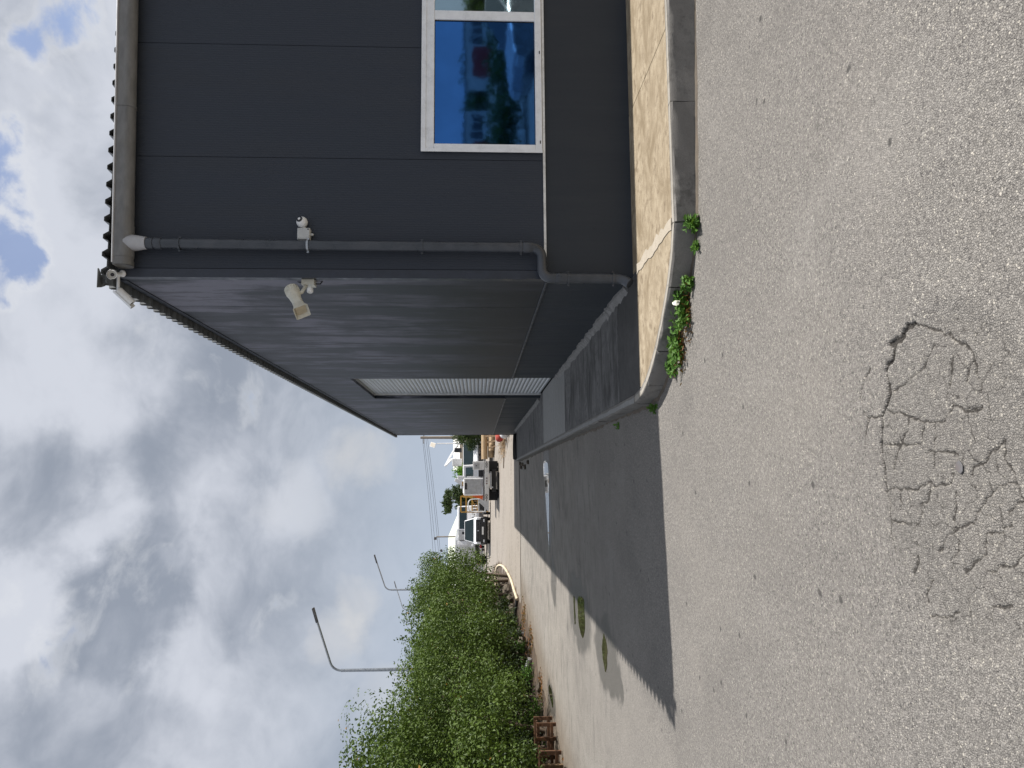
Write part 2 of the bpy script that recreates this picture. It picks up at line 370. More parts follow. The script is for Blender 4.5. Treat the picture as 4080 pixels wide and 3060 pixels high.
# ------------------------------------------------------------------ mesh helpers
class MB:
    def __init__(s): s.v = []; s.f = []
    def add(s, vs, fs):
        k = len(s.v); s.v += [tuple(v) for v in vs]; s.f += [tuple(i + k for i in f) for f in fs]; return s
    def box(s, x0, x1, y0, y1, z0, z1, M=None):
        vs = [Vector((x, y, z)) for z in (z0, z1) for y in (y0, y1) for x in (x0, x1)]
        if M: vs = [M @ v for v in vs]
        return s.add(vs, [(0, 2, 3, 1), (4, 5, 7, 6), (0, 1, 5, 4), (2, 6, 7, 3), (0, 4, 6, 2), (1, 3, 7, 5)])
    def hexa(s, b4, t4):
        return s.add(list(b4) + list(t4), [(3, 2, 1, 0), (4, 5, 6, 7), (0, 1, 5, 4), (1, 2, 6, 5), (2, 3, 7, 6), (3, 0, 4, 7)])
    def tube(s, pts, r, n=10, cap=True):
        pts = [Vector(p) for p in pts]; m_ = len(pts)
        rs = r if isinstance(r, (list, tuple)) else [r] * m_
        t0 = (pts[1] - pts[0]).normalized()
        a = t0.orthogonal().normalized(); k0 = len(s.v)
        for i, p in enumerate(pts):
            t = (pts[min(i + 1, m_ - 1)] - pts[max(i - 1, 0)]).normalized()
            a = (a - t * a.dot(t)).normalized(); bb = t.cross(a)
            for j in range(n):
                q = 2 * math.pi * j / n
                s.v.append(tuple(p + (a * math.cos(q) + bb * math.sin(q)) * rs[i]))
        for i in range(m_ - 1):
            for j in range(n):
                s.f.append((k0 + i * n + j, k0 + i * n + (j + 1) % n, k0 + (i + 1) * n + (j + 1) % n, k0 + (i + 1) * n + j))
        if cap:
            s.f.append(tuple(k0 + j for j in reversed(range(n)))); s.f.append(tuple(k0 + (m_ - 1) * n + j for j in range(n)))
        return s
    def lathe(s, prof, o, d, n=20, cap=True):
        o = Vector(o); d = Vector(d).normalized()
        return s.tubeprof([(o + d * h, r) for r, h in prof], d, n, cap)
    def tubeprof(s, pr, d, n, cap):
        a = d.orthogonal().normalized(); b = d.cross(a); k0 = len(s.v); m_ = len(pr)
        for p, r in pr:
            for j in range(n):
                q = 2 * math.pi * j / n
                s.v.append(tuple(p + (a * math.cos(q) + b * math.sin(q)) * r))
        for i in range(m_ - 1):
            for j in range(n):
                s.f.append((k0 + i * n + j, k0 + i * n + (j + 1) % n, k0 + (i + 1) * n + (j + 1) % n, k0 + (i + 1) * n + j))
        if cap:
            s.f.append(tuple(k0 + j for j in reversed(range(n)))); s.f.append(tuple(k0 + (m_ - 1) * n + j for j in range(n)))
        return s
    def prism(s, poly, z0, z1, M=None):
        """poly of (x, y) counter-clockwise, raised from z0 to z1"""
        n = len(poly)
        vs = [Vector((x, y, z0)) for x, y in poly] + [Vector((x, y, z1)) for x, y in poly]
        if M: vs = [M @ v for v in vs]
        return s.add(vs, [tuple(reversed(range(n))), tuple(range(n, 2 * n))] + [(i, (i + 1) % n, n + (i + 1) % n, n + i) for i in range(n)])
    def build(s, name, mat, parent=None, loc=None, smooth=None, bev=0.0, segs=2):
        me = bpy.data.meshes.new(name)
        me.from_pydata(s.v, [], s.f); me.update()
        me.materials.append(MATS[mat])
        o = bpy.data.objects.new(name, me); COL.objects.link(o)
        if smooth is not None:
            me.polygons.foreach_set('use_smooth', [True] * len(me.polygons))
            me.set_sharp_from_angle(angle=R(smooth))
        if bev > 0:
            md = o.modifiers.new('bevel', 'BEVEL'); md.width = bev; md.segments = segs; md.limit_method = 'ANGLE'; md.angle_limit = R(35)
        if parent is not None: o.parent = parent
        if loc is not None: o.location = loc
        return o
def tag(o, label=None, cat=None, group=None, kind=None):
    if label: o['label'] = label
    if cat: o['category'] = cat
    if group: o['group'] = group
    if kind: o['kind'] = kind
    return o
def empty(name, loc, rz=0.0):
    o = bpy.data.objects.new(name, None); COL.objects.link(o)
    o.location = loc; o.rotation_euler = (0, 0, rz); o.empty_display_size = .2
    return o
def copy_tree(o, parent=None):
    c = o.copy(); COL.objects.link(c); c.parent = parent
    for ch in [x for x in bpy.data.objects if x.parent == o]: copy_tree(ch, c)
    return c
def npmesh(name, verts, faces, mat, parent=None, smooth=False):
    me = bpy.data.meshes.new(name)
    nv, nf = len(verts), len(faces); k = faces.shape[1]
    me.vertices.add(nv); me.vertices.foreach_set('co', verts.astype(np.float32).ravel())
    me.loops.add(nf * k); me.loops.foreach_set('vertex_index', faces.astype(np.int32).ravel())
    me.polygons.add(nf); me.polygons.foreach_set('loop_start', np.arange(0, nf * k, k, dtype=np.int32))
    me.polygons.foreach_set('use_smooth', np.full(nf, smooth))
    me.update(calc_edges=True)
    me.materials.append(MATS[mat])
    o = bpy.data.objects.new(name, me); COL.objects.link(o)
    if parent is not None: o.parent = parent
    return o
def grid(name, xs, ys, zf, mat, parent=None):
    X, Y = np.meshgrid(xs, ys); Z = zf(X, Y)
    v = np.stack([X, Y, Z], -1).reshape(-1, 3); nx = len(xs); ny = len(ys)
    a = (np.arange(ny - 1)[:, None] * nx + np.arange(nx - 1)[None, :]).ravel()
    return npmesh(name, v, np.stack([a, a + 1, a + nx + 1, a + nx], -1), mat, parent, True)
def sstep(x, a, b):
    t = np.clip((x - a) / (b - a), 0, 1); return t * t * (3 - 2 * t)
def H(X, Y):
    """height of the yard: cross-falls away from the kerb, ramp up past the slab edge"""
    X = np.asarray(X, float); Y = np.asarray(Y, float)
    s = np.clip((Y - 24) / 6, 0, 1)
    c = -.026 * np.clip(.6 - X, 0, 2.6) - .03 * np.clip(X - 1.4, 0, 3)
    return c * (1 - s) + .0245 * np.clip(Y - 28, 0, 28)
def hz(x, y): return float(H(x, y))
def vnoise(X, Y, sc, seed=0):
    """smooth value noise"""
    rs = np.random.default_rng(seed); T = rs.random((64, 64))
    x = X * sc; y = Y * sc; xi = np.floor(x).astype(int); yi = np.floor(y).astype(int)
    fx = x - xi; fy = y - yi; fx = fx * fx * (3 - 2 * fx); fy = fy * fy * (3 - 2 * fy)
    g = lambda i, j: T[i % 64, j % 64]
    return (g(xi, yi) * (1 - fx) + g(xi + 1, yi) * fx) * (1 - fy) + (g(xi, yi + 1) * (1 - fx) + g(xi + 1, yi + 1) * fx) * fy - .5
def leaves(pts, nrm, size, fold=.25, aspect=.55):
    """one pointed, folded leaf (4 vertices, 2 faces) per point"""
    n = len(pts)
    t = RNG.normal(size=(n, 3)); t -= nrm * (t * nrm).sum(1)[:, None]; t /= np.linalg.norm(t, axis=1)[:, None] + 1e-9
    b = np.cross(nrm, t)
    s = size[:, None]
    v = np.stack([pts, pts + t * s * .5 + b * s * aspect * .5 + nrm * s * fold * .4, pts + t * s, pts + t * s * .5 - b * s * aspect * .5 + nrm * s * fold * .4], 1).reshape(-1, 3)
    k = np.arange(n)[:, None] * 4
    f = np.concatenate([k + [0, 1, 2], k + [0, 2, 3]], 1).reshape(-1, 3)
    return v, f
def unit(a): return a / (np.linalg.norm(a, axis=1)[:, None] + 1e-9)

# ------------------------------------------------------------------ ground
g = grid('ground', np.concatenate([np.linspace(-900, -70, 12), np.linspace(-60, 60, 61), np.linspace(70, 900, 12)]),
         np.concatenate([np.linspace(-400, -50, 8), np.linspace(-44, 124, 85), np.linspace(150, 1500, 12)]),
         lambda X, Y: H(X, Y) - .10, 'apron')
tag(g, kind='structure', label='pale dusty open ground stretching away beyond the yard')

# road: one sheet, very fine where the surface has broken up
xs = np.concatenate([np.linspace(-9, -1.2, 27)[:-1], np.linspace(-1.2, -.8, 8)[:-1], np.arange(-.8, .66, .0042), np.linspace(.67, 3, 24), np.linspace(3.2, 30, 30)])
ys = np.concatenate([np.linspace(-34, 0, 24)[:-1], np.linspace(0, 1.95, 12)[:-1], np.arange(1.95, 3.12, .0042), np.linspace(3.13, 8, 30)[:-1], np.linspace(8, 28, 41)])
def seg_dist(X, Y, pts):
    d = np.full(X.shape, 9.0); along = np.zeros(X.shape); L = 0
    for (x0, y0), (x1, y1) in zip(pts[:-1], pts[1:]):
        dx, dy = x1 - x0, y1 - y0; l2 = dx * dx + dy * dy + 1e-9
        t = np.clip(((X - x0) * dx + (Y - y0) * dy) / l2, 0, 1)
        dd = np.hypot(X - x0 - t * dx, Y - y0 - t * dy)
        along = np.where(dd < d, L + t, along); d = np.minimum(d, dd); L += 1
    return d, along
MAIN = [(0.539, 2.6), (0.538, 2.633), (0.5, 2.7), (0.499, 2.772), (0.486, 2.73), (0.433, 2.773), (0.404, 2.822), (0.358, 2.813), (0.309, 2.804), (0.234, 2.874), (0.17, 2.89), (0.121, 2.9), (0.04, 2.899), (-0.025, 2.892), (-0.089, 2.877), (-0.136, 2.876), (-0.2, 2.884), (-0.262, 2.869), (-0.306, 2.845)]
NET = [[(0.538, 2.633), (0.521, 2.55), (0.487, 2.469), (0.44, 2.394), (0.405, 2.333), (0.362, 2.318), (0.293, 2.306), (0.226, 2.294)],
       [(0.424, 2.93), (0.373, 2.995), (0.325, 3.027), (0.263, 3.009), (0.235, 2.979), (0.234, 2.874)],
       [(0.235, 2.979), (0.194, 3.001), (0.127, 3.026)],
       [(0.322, 2.78), (0.337, 2.707), (0.377, 2.607), (0.421, 2.55), (0.448, 2.516)],
       [(0.247, 2.834), (0.22, 2.708), (0.191, 2.618), (0.182, 2.507), (0.235, 2.454), (0.207, 2.38), (0.214, 2.306)],
       [(0.129, 2.888), (0.116, 2.777), (0.118, 2.653)],
       [(0.22, 2.708), (0.174, 2.707), (0.093, 2.795), (0.015, 2.841), (-0.056, 2.843)],
       [(0.191, 2.618), (0.117, 2.64)],
       [(0.179, 2.556), (0.085, 2.574), (0.035, 2.593)],
       [(0.087, 2.618), (0.084, 2.532), (0.067, 2.453)],
       [(-0.049, 2.903), (-0.04, 2.812), (-0.046, 2.701), (-0.009, 2.618), (-0.027, 2.595), (-0.023, 2.498), (0.033, 2.48)],
       [(-0.009, 2.618), (-0.075, 2.639), (-0.098, 2.674), (-0.136, 2.685), (-0.19, 2.732)],
       [(-0.055, 2.799), (-0.126, 2.808)],
       [(-0.16, 2.879), (-0.173, 2.828), (-0.167, 2.792)],
       [(-0.043, 2.478), (-0.099, 2.496), (-0.142, 2.513)],
       [(0.104, 2.222), (0.069, 2.294), (0.037, 2.323), (0.035, 2.38), (0.005, 2.395)],
       [(0.092, 2.229), (0.054, 2.233), (0.016, 2.197), (-0.021, 2.192), (-0.028, 2.267), (-0.067, 2.321), (-0.088, 2.354), (-0.115, 2.389), (-0.143, 2.403), (-0.167, 2.482), (-0.192, 2.543), (-0.253, 2.599)],
       [(-0.021, 2.192), (-0.064, 2.171), (-0.109, 2.24)],
       [(-0.179, 2.356), (-0.17, 2.276), (-0.14, 2.235)],
       [(-0.179, 2.356), (-0.232, 2.362), (-0.27, 2.419), (-0.31, 2.478)],
       [(-0.272, 2.729), (-0.318, 2.742), (-0.343, 2.765)],
       [(-0.094, 2.158), (-0.167, 2.176), (-0.228, 2.192), (-0.263, 2.241), (-0.274, 2.308), (-0.297, 2.371)],
       [(-0.216, 2.488), (-0.274, 2.53)],
       [(-0.359, 2.656), (-0.41, 2.707), (-0.436, 2.691)],
       [(-0.477, 2.677), (-0.475, 2.603), (-0.445, 2.529)],
       [(-0.407, 2.374), (-0.388, 2.275)],
       [(0.393, 2.423), (0.346, 2.44), (0.298, 2.458)],
       [(0.362, 2.318), (0.333, 2.353), (0.308, 2.367)]]
XX, YY = np.meshgrid(xs, ys)
jx = XX + .016 * vnoise(XX, YY, 40, 1) + .008 * vnoise(XX, YY, 95, 4); jy = YY + .016 * vnoise(XX, YY, 40, 2) + .008 * vnoise(XX, YY, 95, 5)
crack = np.zeros(XX.shape); depth = np.zeros(XX.shape)
d, al = seg_dist(jx, jy, MAIN)
wid = .0046 * np.exp(-((al - 3.2) / 2.6) ** 2) + .0050 * (1 - sstep(al, 9, 17)) + .0022
wid *= .7 + .8 * (vnoise(XX, YY, 22, 9) + .5)
crack = np.maximum(crack, 1 - sstep(d, wid * .6, wid * 1.25)); depth = np.maximum(depth, (1 - sstep(d, wid * .4, wid * 1.3)) * np.clip(wid * 1.8, .005, .013))
for pl in NET:
    d, al = seg_dist(jx, jy, pl)
    wd = .0027 * (.6 + 1.5 * (vnoise(XX, YY, 14, 11) + .5))
    k = (1 - sstep(d, wd * .6, wd * 1.9)) * .85
    crack = np.maximum(crack, k); depth = np.maximum(depth, k * .007)
inpatch = sstep(((XX - .0) / .56) ** 2 + ((YY - 2.45) / .47) ** 2, 1.15, .8)
# fine alligator cracking between the main cracks
cells = np.stack(np.meshgrid(np.arange(-.75, .75, .088), np.arange(1.85, 3.1, .095)), -1).reshape(-1, 2); cells = cells + RNG.uniform(-.036, .036, cells.shape)
q = np.stack([jx.ravel(), jy.ravel() * 1.0], -1)
sel = np.where((inpatch.ravel() > .02))[0]
if len(sel):
    d1 = np.full(len(sel), 9.0); d2 = np.full(len(sel), 9.0)
    for cx, cy in cells:
        dd = np.hypot((q[sel, 0] - cx) * 1.0, (q[sel, 1] - cy) * .8)
        d2 = np.minimum(d2, np.maximum(d1, dd)); d1 = np.minimum(d1, dd)
    e = (1 - sstep(d2 - d1, .0015, .0075)) * .72 * inpatch.ravel()[sel] * sstep(vnoise(q[sel, 0], q[sel, 1], 6, 21), -.42, -.08)
    c = crack.ravel(); c[sel] = np.maximum(c[sel], e); crack = c.reshape(XX.shape)
road = grid('road', xs, ys, lambda X, Y: H(X, Y) - depth - .012 * inpatch * sstep(YY, 2.9, 2.5) + .004 * vnoise(X, Y, 3, 3), 'asphalt')
for nm, arr in (('crack', crack), ('patch', inpatch)):
    a = road.data.attributes.new(nm, 'FLOAT', 'POINT'); a.data.foreach_set('value', arr.astype(np.float32).ravel())
tag(road, kind='structure', label='worn grey asphalt yard with a cracked patch and small puddles')
ap = grid('concrete_apron', np.linspace(-16, 14, 61), np.linspace(28.02, 110, 83), lambda X, Y: H(X, Y) + .015 + .01 * vnoise(X, Y, .6, 4), 'apron')
tag(ap, kind='structure', label='pale concrete apron rising gently past the end of the asphalt')

# soil verge under the hedge: dips below the asphalt along an uneven edge
EY = np.array([-2, 8, 12, 14.3, 16.3, 18.8, 21.2, 23.8, 27.8, 31, 36, 42, 60]); EX = np.array([-5.2, -5.3, -5.3, -5.25, -4.95, -4.85, -4.6, -4.15, -3.9, -3.9, -3.7, -3.9, -7])
def soilz(X, Y):
    e = np.interp(Y, EY, EX) + .35 * vnoise(X * .3, Y, .8, 5) + .16 * vnoise(X, Y, 3.1, 6)
    d = e - X
    return H(X, Y) + np.where(Y > 28, .015, 0) - .03 + .07 * np.clip(d, -.4, 1.2) + .16 * sstep(d, .8, 3) + .05 * vnoise(X, Y, 2.3, 7) * sstep(d, 0, .6) + .03 * vnoise(X, Y, 7, 8) * sstep(d, 0, .5)
so = grid('soil_verge', np.concatenate([np.linspace(-30, -9, 15)[:-1], np.linspace(-9, -2.2, 80)]), np.linspace(-2, 58, 330), soilz, 'soil_dark')
tag(so, kind='structure', label='brown soil verge with stones running under the roadside hedge')

# puddles
def puddle(pts, seed, label):
    rs = random.Random(seed)
    n = len(pts); out = []
    for i in range(n):
        p0, p1, p2, p3 = [Vector(pts[(i + k) % n]) for k in (-1, 0, 1, 2)]
        for k in range(6):
            t = k / 6
            p = .5 * ((2 * p1) + (p2 - p0) * t + (2 * p0 - 5 * p1 + 4 * p2 - p3) * t * t + (3 * p1 - p0 - 3 * p2 + p3) * t ** 3)
            out.append((p.x + rs.uniform(-.02, .02), p.y + rs.uniform(-.03, .03)))
    cx = sum(p[0] for p in out) / len(out); cy = sum(p[1] for p in out) / len(out)
    mb = MB(); mb.prism(out, -.05, 0); n = len(out)
    mb.v = [(v[0], v[1], hz(v[0], v[1]) + (.0055 if i >= n else -.04)) for i, v in enumerate(mb.v)]
    o = mb.build('puddle', 'puddle_water')
    return tag(o, label, kind='structure')
puddle([(.36, 17.95), (.30, 16.75), (-.48, 16.85), (-1.2, 17.12), (-1.62, 17.3), (-1.2, 17.4), (-.3, 17.7)], 1, 'long puddle mirroring the sky in the building shadow')
puddle([(-1.84, 12.3), (-1.84, 11.75), (-2.36, 11.9), (-2.33, 12.4), (-1.97, 12.55)], 2, 'puddle beside the shadow edge on the asphalt')
puddle([(-1.97, 13.1), (-1.97, 12.95), (-2.34, 12.9), (-2.34, 13.02)], 3, 'narrow sliver of water next to a larger puddle')
puddle([(-1.95, 10.02), (-2.12, 9.78), (-2.42, 9.93), (-2.21, 10.17)], 4, 'small dark puddle in a damp stain on the asphalt')
puddle([(-4.56, 17.75), (-4.55, 17.2), (-4.72, 16.95), (-4.85, 17.1), (-4.72, 17.95)], 5, 'muddy puddle at the edge of the soil verge')

def part(parent, mb, name, mat, **kw):
    """a part given in world coordinates; works for parts and sub-parts of an unrotated thing"""
    loc = -parent.location if parent.type == 'EMPTY' else Vector((0, 0, 0))
    return mb.build(name, mat, parent, loc, **kw)

# ------------------------------------------------------------------ pavement
PZ = .145
pav = empty('pavement', (.66, 5.17, 0)); tag(pav, 'raised concrete pavement with kerb wrapping the corner of the dark building', kind='structure')
ARC = [(1.80, 5.17), (1.58, 5.25), (1.38, 5.39), (1.16, 5.60), (.98, 5.82), (.86, 6.0), (.76, 6.2), (.69, 6.42), (.66, 6.7)]
def inset(path, d):
    out = []
    for i, p in enumerate(path):
        a = Vector(path[max(i - 1, 0)]); b = Vector(path[min(i + 1, len(path) - 1)])
        t = (b - a).normalized(); nrm = Vector((t.y, -t.x))     # path runs towards -X then +Y: inside is on its right
        q = Vector(p) + nrm * d; out.append((q.x, q.y))
    return out
def slab(poly, mat, z=PZ, z0=-.12):
    return part(pav, MB().prism(poly, z0, z), 'slab', mat, bev=.006)
KW = .085
ins = inset(ARC, KW)
# warm beige slabs along the front
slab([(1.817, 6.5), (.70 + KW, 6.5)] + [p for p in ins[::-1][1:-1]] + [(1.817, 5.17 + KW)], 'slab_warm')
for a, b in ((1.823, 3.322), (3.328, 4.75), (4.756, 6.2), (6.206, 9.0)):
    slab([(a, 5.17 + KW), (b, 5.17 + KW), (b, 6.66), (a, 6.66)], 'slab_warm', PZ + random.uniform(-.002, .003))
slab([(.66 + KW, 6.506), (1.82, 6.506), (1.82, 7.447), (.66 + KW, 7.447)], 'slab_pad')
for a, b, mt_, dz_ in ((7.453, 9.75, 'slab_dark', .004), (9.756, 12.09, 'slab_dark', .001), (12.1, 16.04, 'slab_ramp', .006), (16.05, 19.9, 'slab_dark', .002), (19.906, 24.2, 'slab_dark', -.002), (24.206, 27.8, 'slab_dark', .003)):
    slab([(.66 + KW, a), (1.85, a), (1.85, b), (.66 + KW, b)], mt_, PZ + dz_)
# smeared mortar along the joint that meets the building corner
mb = MB(); L1 = []; L2 = []
for i in range(17):
    y = 5.27 + (6.47 - 5.27) * i / 16
    L1.append((1.817 - .025 - .03 * random.random(), y)); L2.append((1.817 + .03 + .05 * random.random(), y))
mb.prism(L2 + L1[::-1], PZ - .01, PZ + .006)
part(pav, mb, 'mortar_smear', 'mortar')
# kerb stones
def kerb(path, jit, wash=True, top=PZ + .004):
    i2 = inset(path, KW - .004)
    n = len(path); rows = []
    for i in range(n):
        o, q = path[i], i2[i]
        zs = [-.14, .0, .05, .10, top - .012, top]
        ring = [(o[0] + (o[0] - q[0]) * .06 * random.uniform(-jit, jit) + (q[0] - o[0]) * (.12 if k == 5 else .0), o[1] + (o[1] - q[1]) * .06 * random.uniform(-jit, jit) + (q[1] - o[1]) * (.12 if k == 5 else 0), z) for k, z in enumerate(zs)]
        ring += [(q[0], q[1], top), (q[0], q[1], -.14)]
        rows.append(ring)
    k = len(rows[0]); mb = MB(); mb.v = [v for r_ in rows for v in r_]
    for i in range(n - 1):
        for j in range(k):
            mb.f.append((i * k + j, i * k + (j + 1) % k, (i + 1) * k + (j + 1) % k, (i + 1) * k + j))
    mb.f.append(tuple(reversed(range(k)))); mb.f.append(tuple((n - 1) * k + j for j in range(k)))
    mb.f = [f[::-1] for f in mb.f]
    st = part(pav, mb, 'kerb_stone', 'kerb_face', smooth=40)
    if wash:
        e0 = inset(path, .014); e1 = inset(path, KW - .03)
        e0 = [(a + random.uniform(-.004, .004), b + random.uniform(-.004, .004)) for a, b in e0]
        e1 = [(a + random.uniform(-.008, .008), b + random.uniform(-.008, .008)) for a, b in e1]
        part(st, MB().prism(e0[::-1] + e1, top - .006, top + .003) if False else MB().prism((e0 + e1[::-1])[::-1], top - .006, top + .003), 'whitewash' if wash is True else 'worn_top', 'kerb_wash' if wash is True else 'slab_ramp')
def straight(a, b, n=9):
    return [(a[0] + (b[0] - a[0]) * i / (n - 1), a[1] + (b[1] - a[1]) * i / (n - 1)) for i in range(n)]
X = 9.0
while X > 1.9:
    x2 = max(1.80, X - 1.05)
    kerb(straight((X, 5.17), (x2 + .006, 5.17)), 1.0); X = x2
def sub(path, a, b, n=8):
    """piece of the corner arc between parameters a and b"""
    out = []
    for i in range(n):
        t = a + (b - a) * i / (n - 1); k = min(int(t), len(path) - 2); f = t - k
        out.append((path[k][0] + (path[k + 1][0] - path[k][0]) * f, path[k][1] + (path[k + 1][1] - path[k][1]) * f))
    return out
for a, b in ((0.02, 1.98), (2.02, 3.97), (4.03, 6.0), (6.04, 7.97)): kerb(sub(ARC, a, b), 1.6)
Y = 6.72
while Y < 27.7:
    y2 = min(27.8, Y + 1.05)
    kerb(straight((.66, Y), (.66, y2 - .006), 7), 1.8, 'worn'); Y = y2
# dirt and grit gathered along the foot of the kerb
foot = straight((9, 5.17), (1.85, 5.17), 120) + sub(ARC, 0.05, 7.95, 60) + straight((.66, 6.75), (.66, 27.7), 260)
wv_ = [max(.006, .022 + .05 * vnoise(np.array(p[0]), np.array(p[1]), 2.2, 41) + .035 * vnoise(np.array(p[0]), np.array(p[1]), 9, 42)) for p in foot]
fo = [(float(a[0] - (b[0] - a[0])), float(a[1] - (b[1] - a[1]))) for a, b in zip(foot, inset(foot, 1.0))]
mb = MB()
for p, q, k in zip(foot, fo, wv_):
    d_ = Vector((q[0] - p[0], q[1] - p[1])).normalized()
    a = Vector(p) - d_ * .012; b = Vector(p) + d_ * float(k); c_ = Vector(p) + d_ * float(k) * .4
    mb.v += [(a.x, a.y, hz(*a) + .016), (c_.x, c_.y, hz(*c_) + .010), (b.x, b.y, hz(*b) - .004)]
for i in range(len(foot) - 1):
    for j in range(2): mb.f.append((3 * i + j, 3 * i + j + 1, 3 * i + j + 4, 3 * i + j + 3))
tag(mb.build('kerb_dirt', 'stone_rubble', smooth=60), 'thin line of dark dirt and grit along the kerb foot', 'dirt', kind='stuff')
# broken mortar fillet along the foot of the long wall
mb = MB(); rs = random.Random(3)
def fillet(y0, y1):
    n = int((y1 - y0) / .09); rows = []
    for i in range(n + 1):
        y = y0 + (y1 - y0) * i / n
        wv = .045 + .035 * rs.random() + (.03 if rs.random() < .2 else 0); hv = .03 + .03 * rs.random()
        rows.append([(1.79, y, PZ - .01), (1.777 - wv * 1.3, y, PZ - .01), (1.777 - wv * .8, y, PZ + .012), (1.777 - wv * .3, y, PZ + hv), (1.79, y, PZ + hv)])
    k = 5; b0 = len(mb.v); mb.v += [v for r_ in rows for v in r_]
    for i in range(n):
        for j in range(k): mb.f.append((b0 + i * k + j, b0 + i * k + (j + 1) % k, b0 + (i + 1) * k + (j + 1) % k, b0 + (i + 1) * k + j))
    mb.f.append(tuple(b0 + j for j in range(k))); mb.f.append(tuple(b0 + n * k + j for j in reversed(range(k))))
fillet(6.9, 13.3); fillet(16.9, 27.7)
part(pav, mb, 'mortar_fillet', 'fillet')

# ------------------------------------------------------------------ the dark industrial building
WX, WY, TOP = 1.777, 6.64, 4.66
bld = empty('industrial_building', (WX, WY, 0)); tag(bld, 'dark blue-grey metal-clad industrial building with white-framed window and roller shutter', 'building')
FY1 = 30.5
part(bld, MB().box(1.96, 15, 6.75, FY1 - .08, .05, TOP - .05), 'inner_wall', 'backing')
# front cladding
zt0, zt1 = .948, TOP
WINX0, WINX1, WINZ0, WINZ1 = 2.955, 5.75, .95, 2.04
edges = [1.853, 2.876, 3.951, 5.026, 6.101, 7.176, 8.251, 9.326]
for a, b in zip(edges[:-1], edges[1:]):
    a2, b2 = a + .0025, b - .0025
    if b <= WINX0 or a >= WINX1: segs_ = [(a2, b2, zt0, zt1)]
    else:
        segs_ = [(a2, b2, WINZ1 + .002, zt1)]
        if a < WINX0: segs_.append((a2, WINX0 - .002, zt0, WINZ1 + .002))
        if b > WINX1: segs_.append((WINX1 + .002, b2, zt0, WINZ1 + .002))
    mb = MB()
    for s_ in segs_: mb.box(s_[0], s_[1], WY, WY + .06, s_[2], s_[3])
    part(bld, mb, 'front_panel', 'panel_front')
part(bld, MB().box(9.33, 15, WY, WY + .06, zt0, zt1), 'front_panel', 'panel_front')
# side cladding with the shutter opening
SH0, SH1, SHT = 13.45, 16.75, 3.77
y = 6.725; sedges = [y]
while y < FY1 - .3: y = min(FY1, y + 1.075); sedges.append(y)
for a, b in zip(sedges[:-1], sedges[1:]):
    a2, b2 = a + .0025, b - .0025
    segs_ = []
    if b <= SH0 or a >= SH1: segs_ = [(a2, b2, .93)]
    else:
        if a < SH0: segs_.append((a2, SH0, .93))
        segs_.append((max(a2, SH0), min(b2, SH1), SHT))
        if b > SH1: segs_.append((SH1, b2, .93))
    mb = MB()
    for s_ in segs_: mb.box(WX, WX + .06, s_[0], s_[1], s_[2], TOP)
    part(bld, mb, 'side_panel', 'panel_side')
part(bld, MB().prism([(WX - .004, WY - .004), (1.85, WY - .004), (1.85, WY + .02), (WX + .02, WY + .02), (WX + .02, 6.722), (WX - .004, 6.722)], .93, TOP), 'corner_trim', 'trim_dark')
part(bld, MB().box(WX - .004, 15, FY1, FY1 + .06, .05, TOP), 'rear_panel', 'panel_side')
# plinth
part(bld, MB().box(1.80, 15, WY + .012, WY + .1, .05, .925), 'plinth', 'plinth')
part(bld, MB().box(WX + .012, WX + .09, WY + .1, SH0, .05, .905), 'plinth', 'plinth')
part(bld, MB().box(WX + .012, WX + .09, SH1, FY1, .05, .905), 'plinth', 'plinth')
part(bld, MB().box(1.835, 15, WY - .012, WY + .05, .925, .946), 'drip_strip', 'white_strip')
part(bld, MB().box(WX - .014, WX + .06, 6.73, SH0 - .01, .906, .929), 'drip_strip', 'trim_dark', bev=.004)
part(bld, MB().box(WX - .014, WX + .06, SH1 + .01, FY1, .906, .929), 'drip_strip', 'trim_dark', bev=.004)
# paint scrapes and bare patch on the side wall near the corner
mb = MB().prism([(0, 0), (.16, .005), (.15, .05), (.02, .06)], 0, .0015, Matrix.Translation((WX - .0005, 6.78, 3.0)) @ Matrix.Rotation(R(-90), 4, 'Y') @ Matrix.Rotation(0, 4, 'Z'))
part(bld, mb, 'bare_patch', 'backing')
# roller shutter
shf = part(bld, MB().box(WX + .07, WX + .16, SH1 - .07, SH1 + .0, .14, SHT).box(WX + .07, WX + .16, SH0, SH0 + .07, .14, SHT).box(WX + .05, WX + .17, SH0, SH1, SHT, SHT + .12), 'shutter_guide', 'pale_metal')
prof = [(0, 0), (-.010, .012), (-.016, .034), (-.012, .056), (-.002, .070), (.004, .072), (.004, .0)]
slat = MB(); n = len(prof)
vs = [(px_, SH0 + .072, pz_) for px_, pz_ in prof] + [(px_, SH1 - .072, pz_) for px_, pz_ in prof]
slat.add(vs, [tuple(range(n)), tuple(reversed(range(n, 2 * n)))] + [(i, n + i, n + (i + 1) % n, (i + 1) % n) for i in range(n)])
s0 = slat.build('slat', 'shutter', shf, (WX + .11, 0, .15)); z = .15
for i in range(1, 48):
    c = s0.copy(); COL.objects.link(c); c.location = (WX + .11 + random.uniform(-.0015, .0015), 0, .15 + i * .0755)
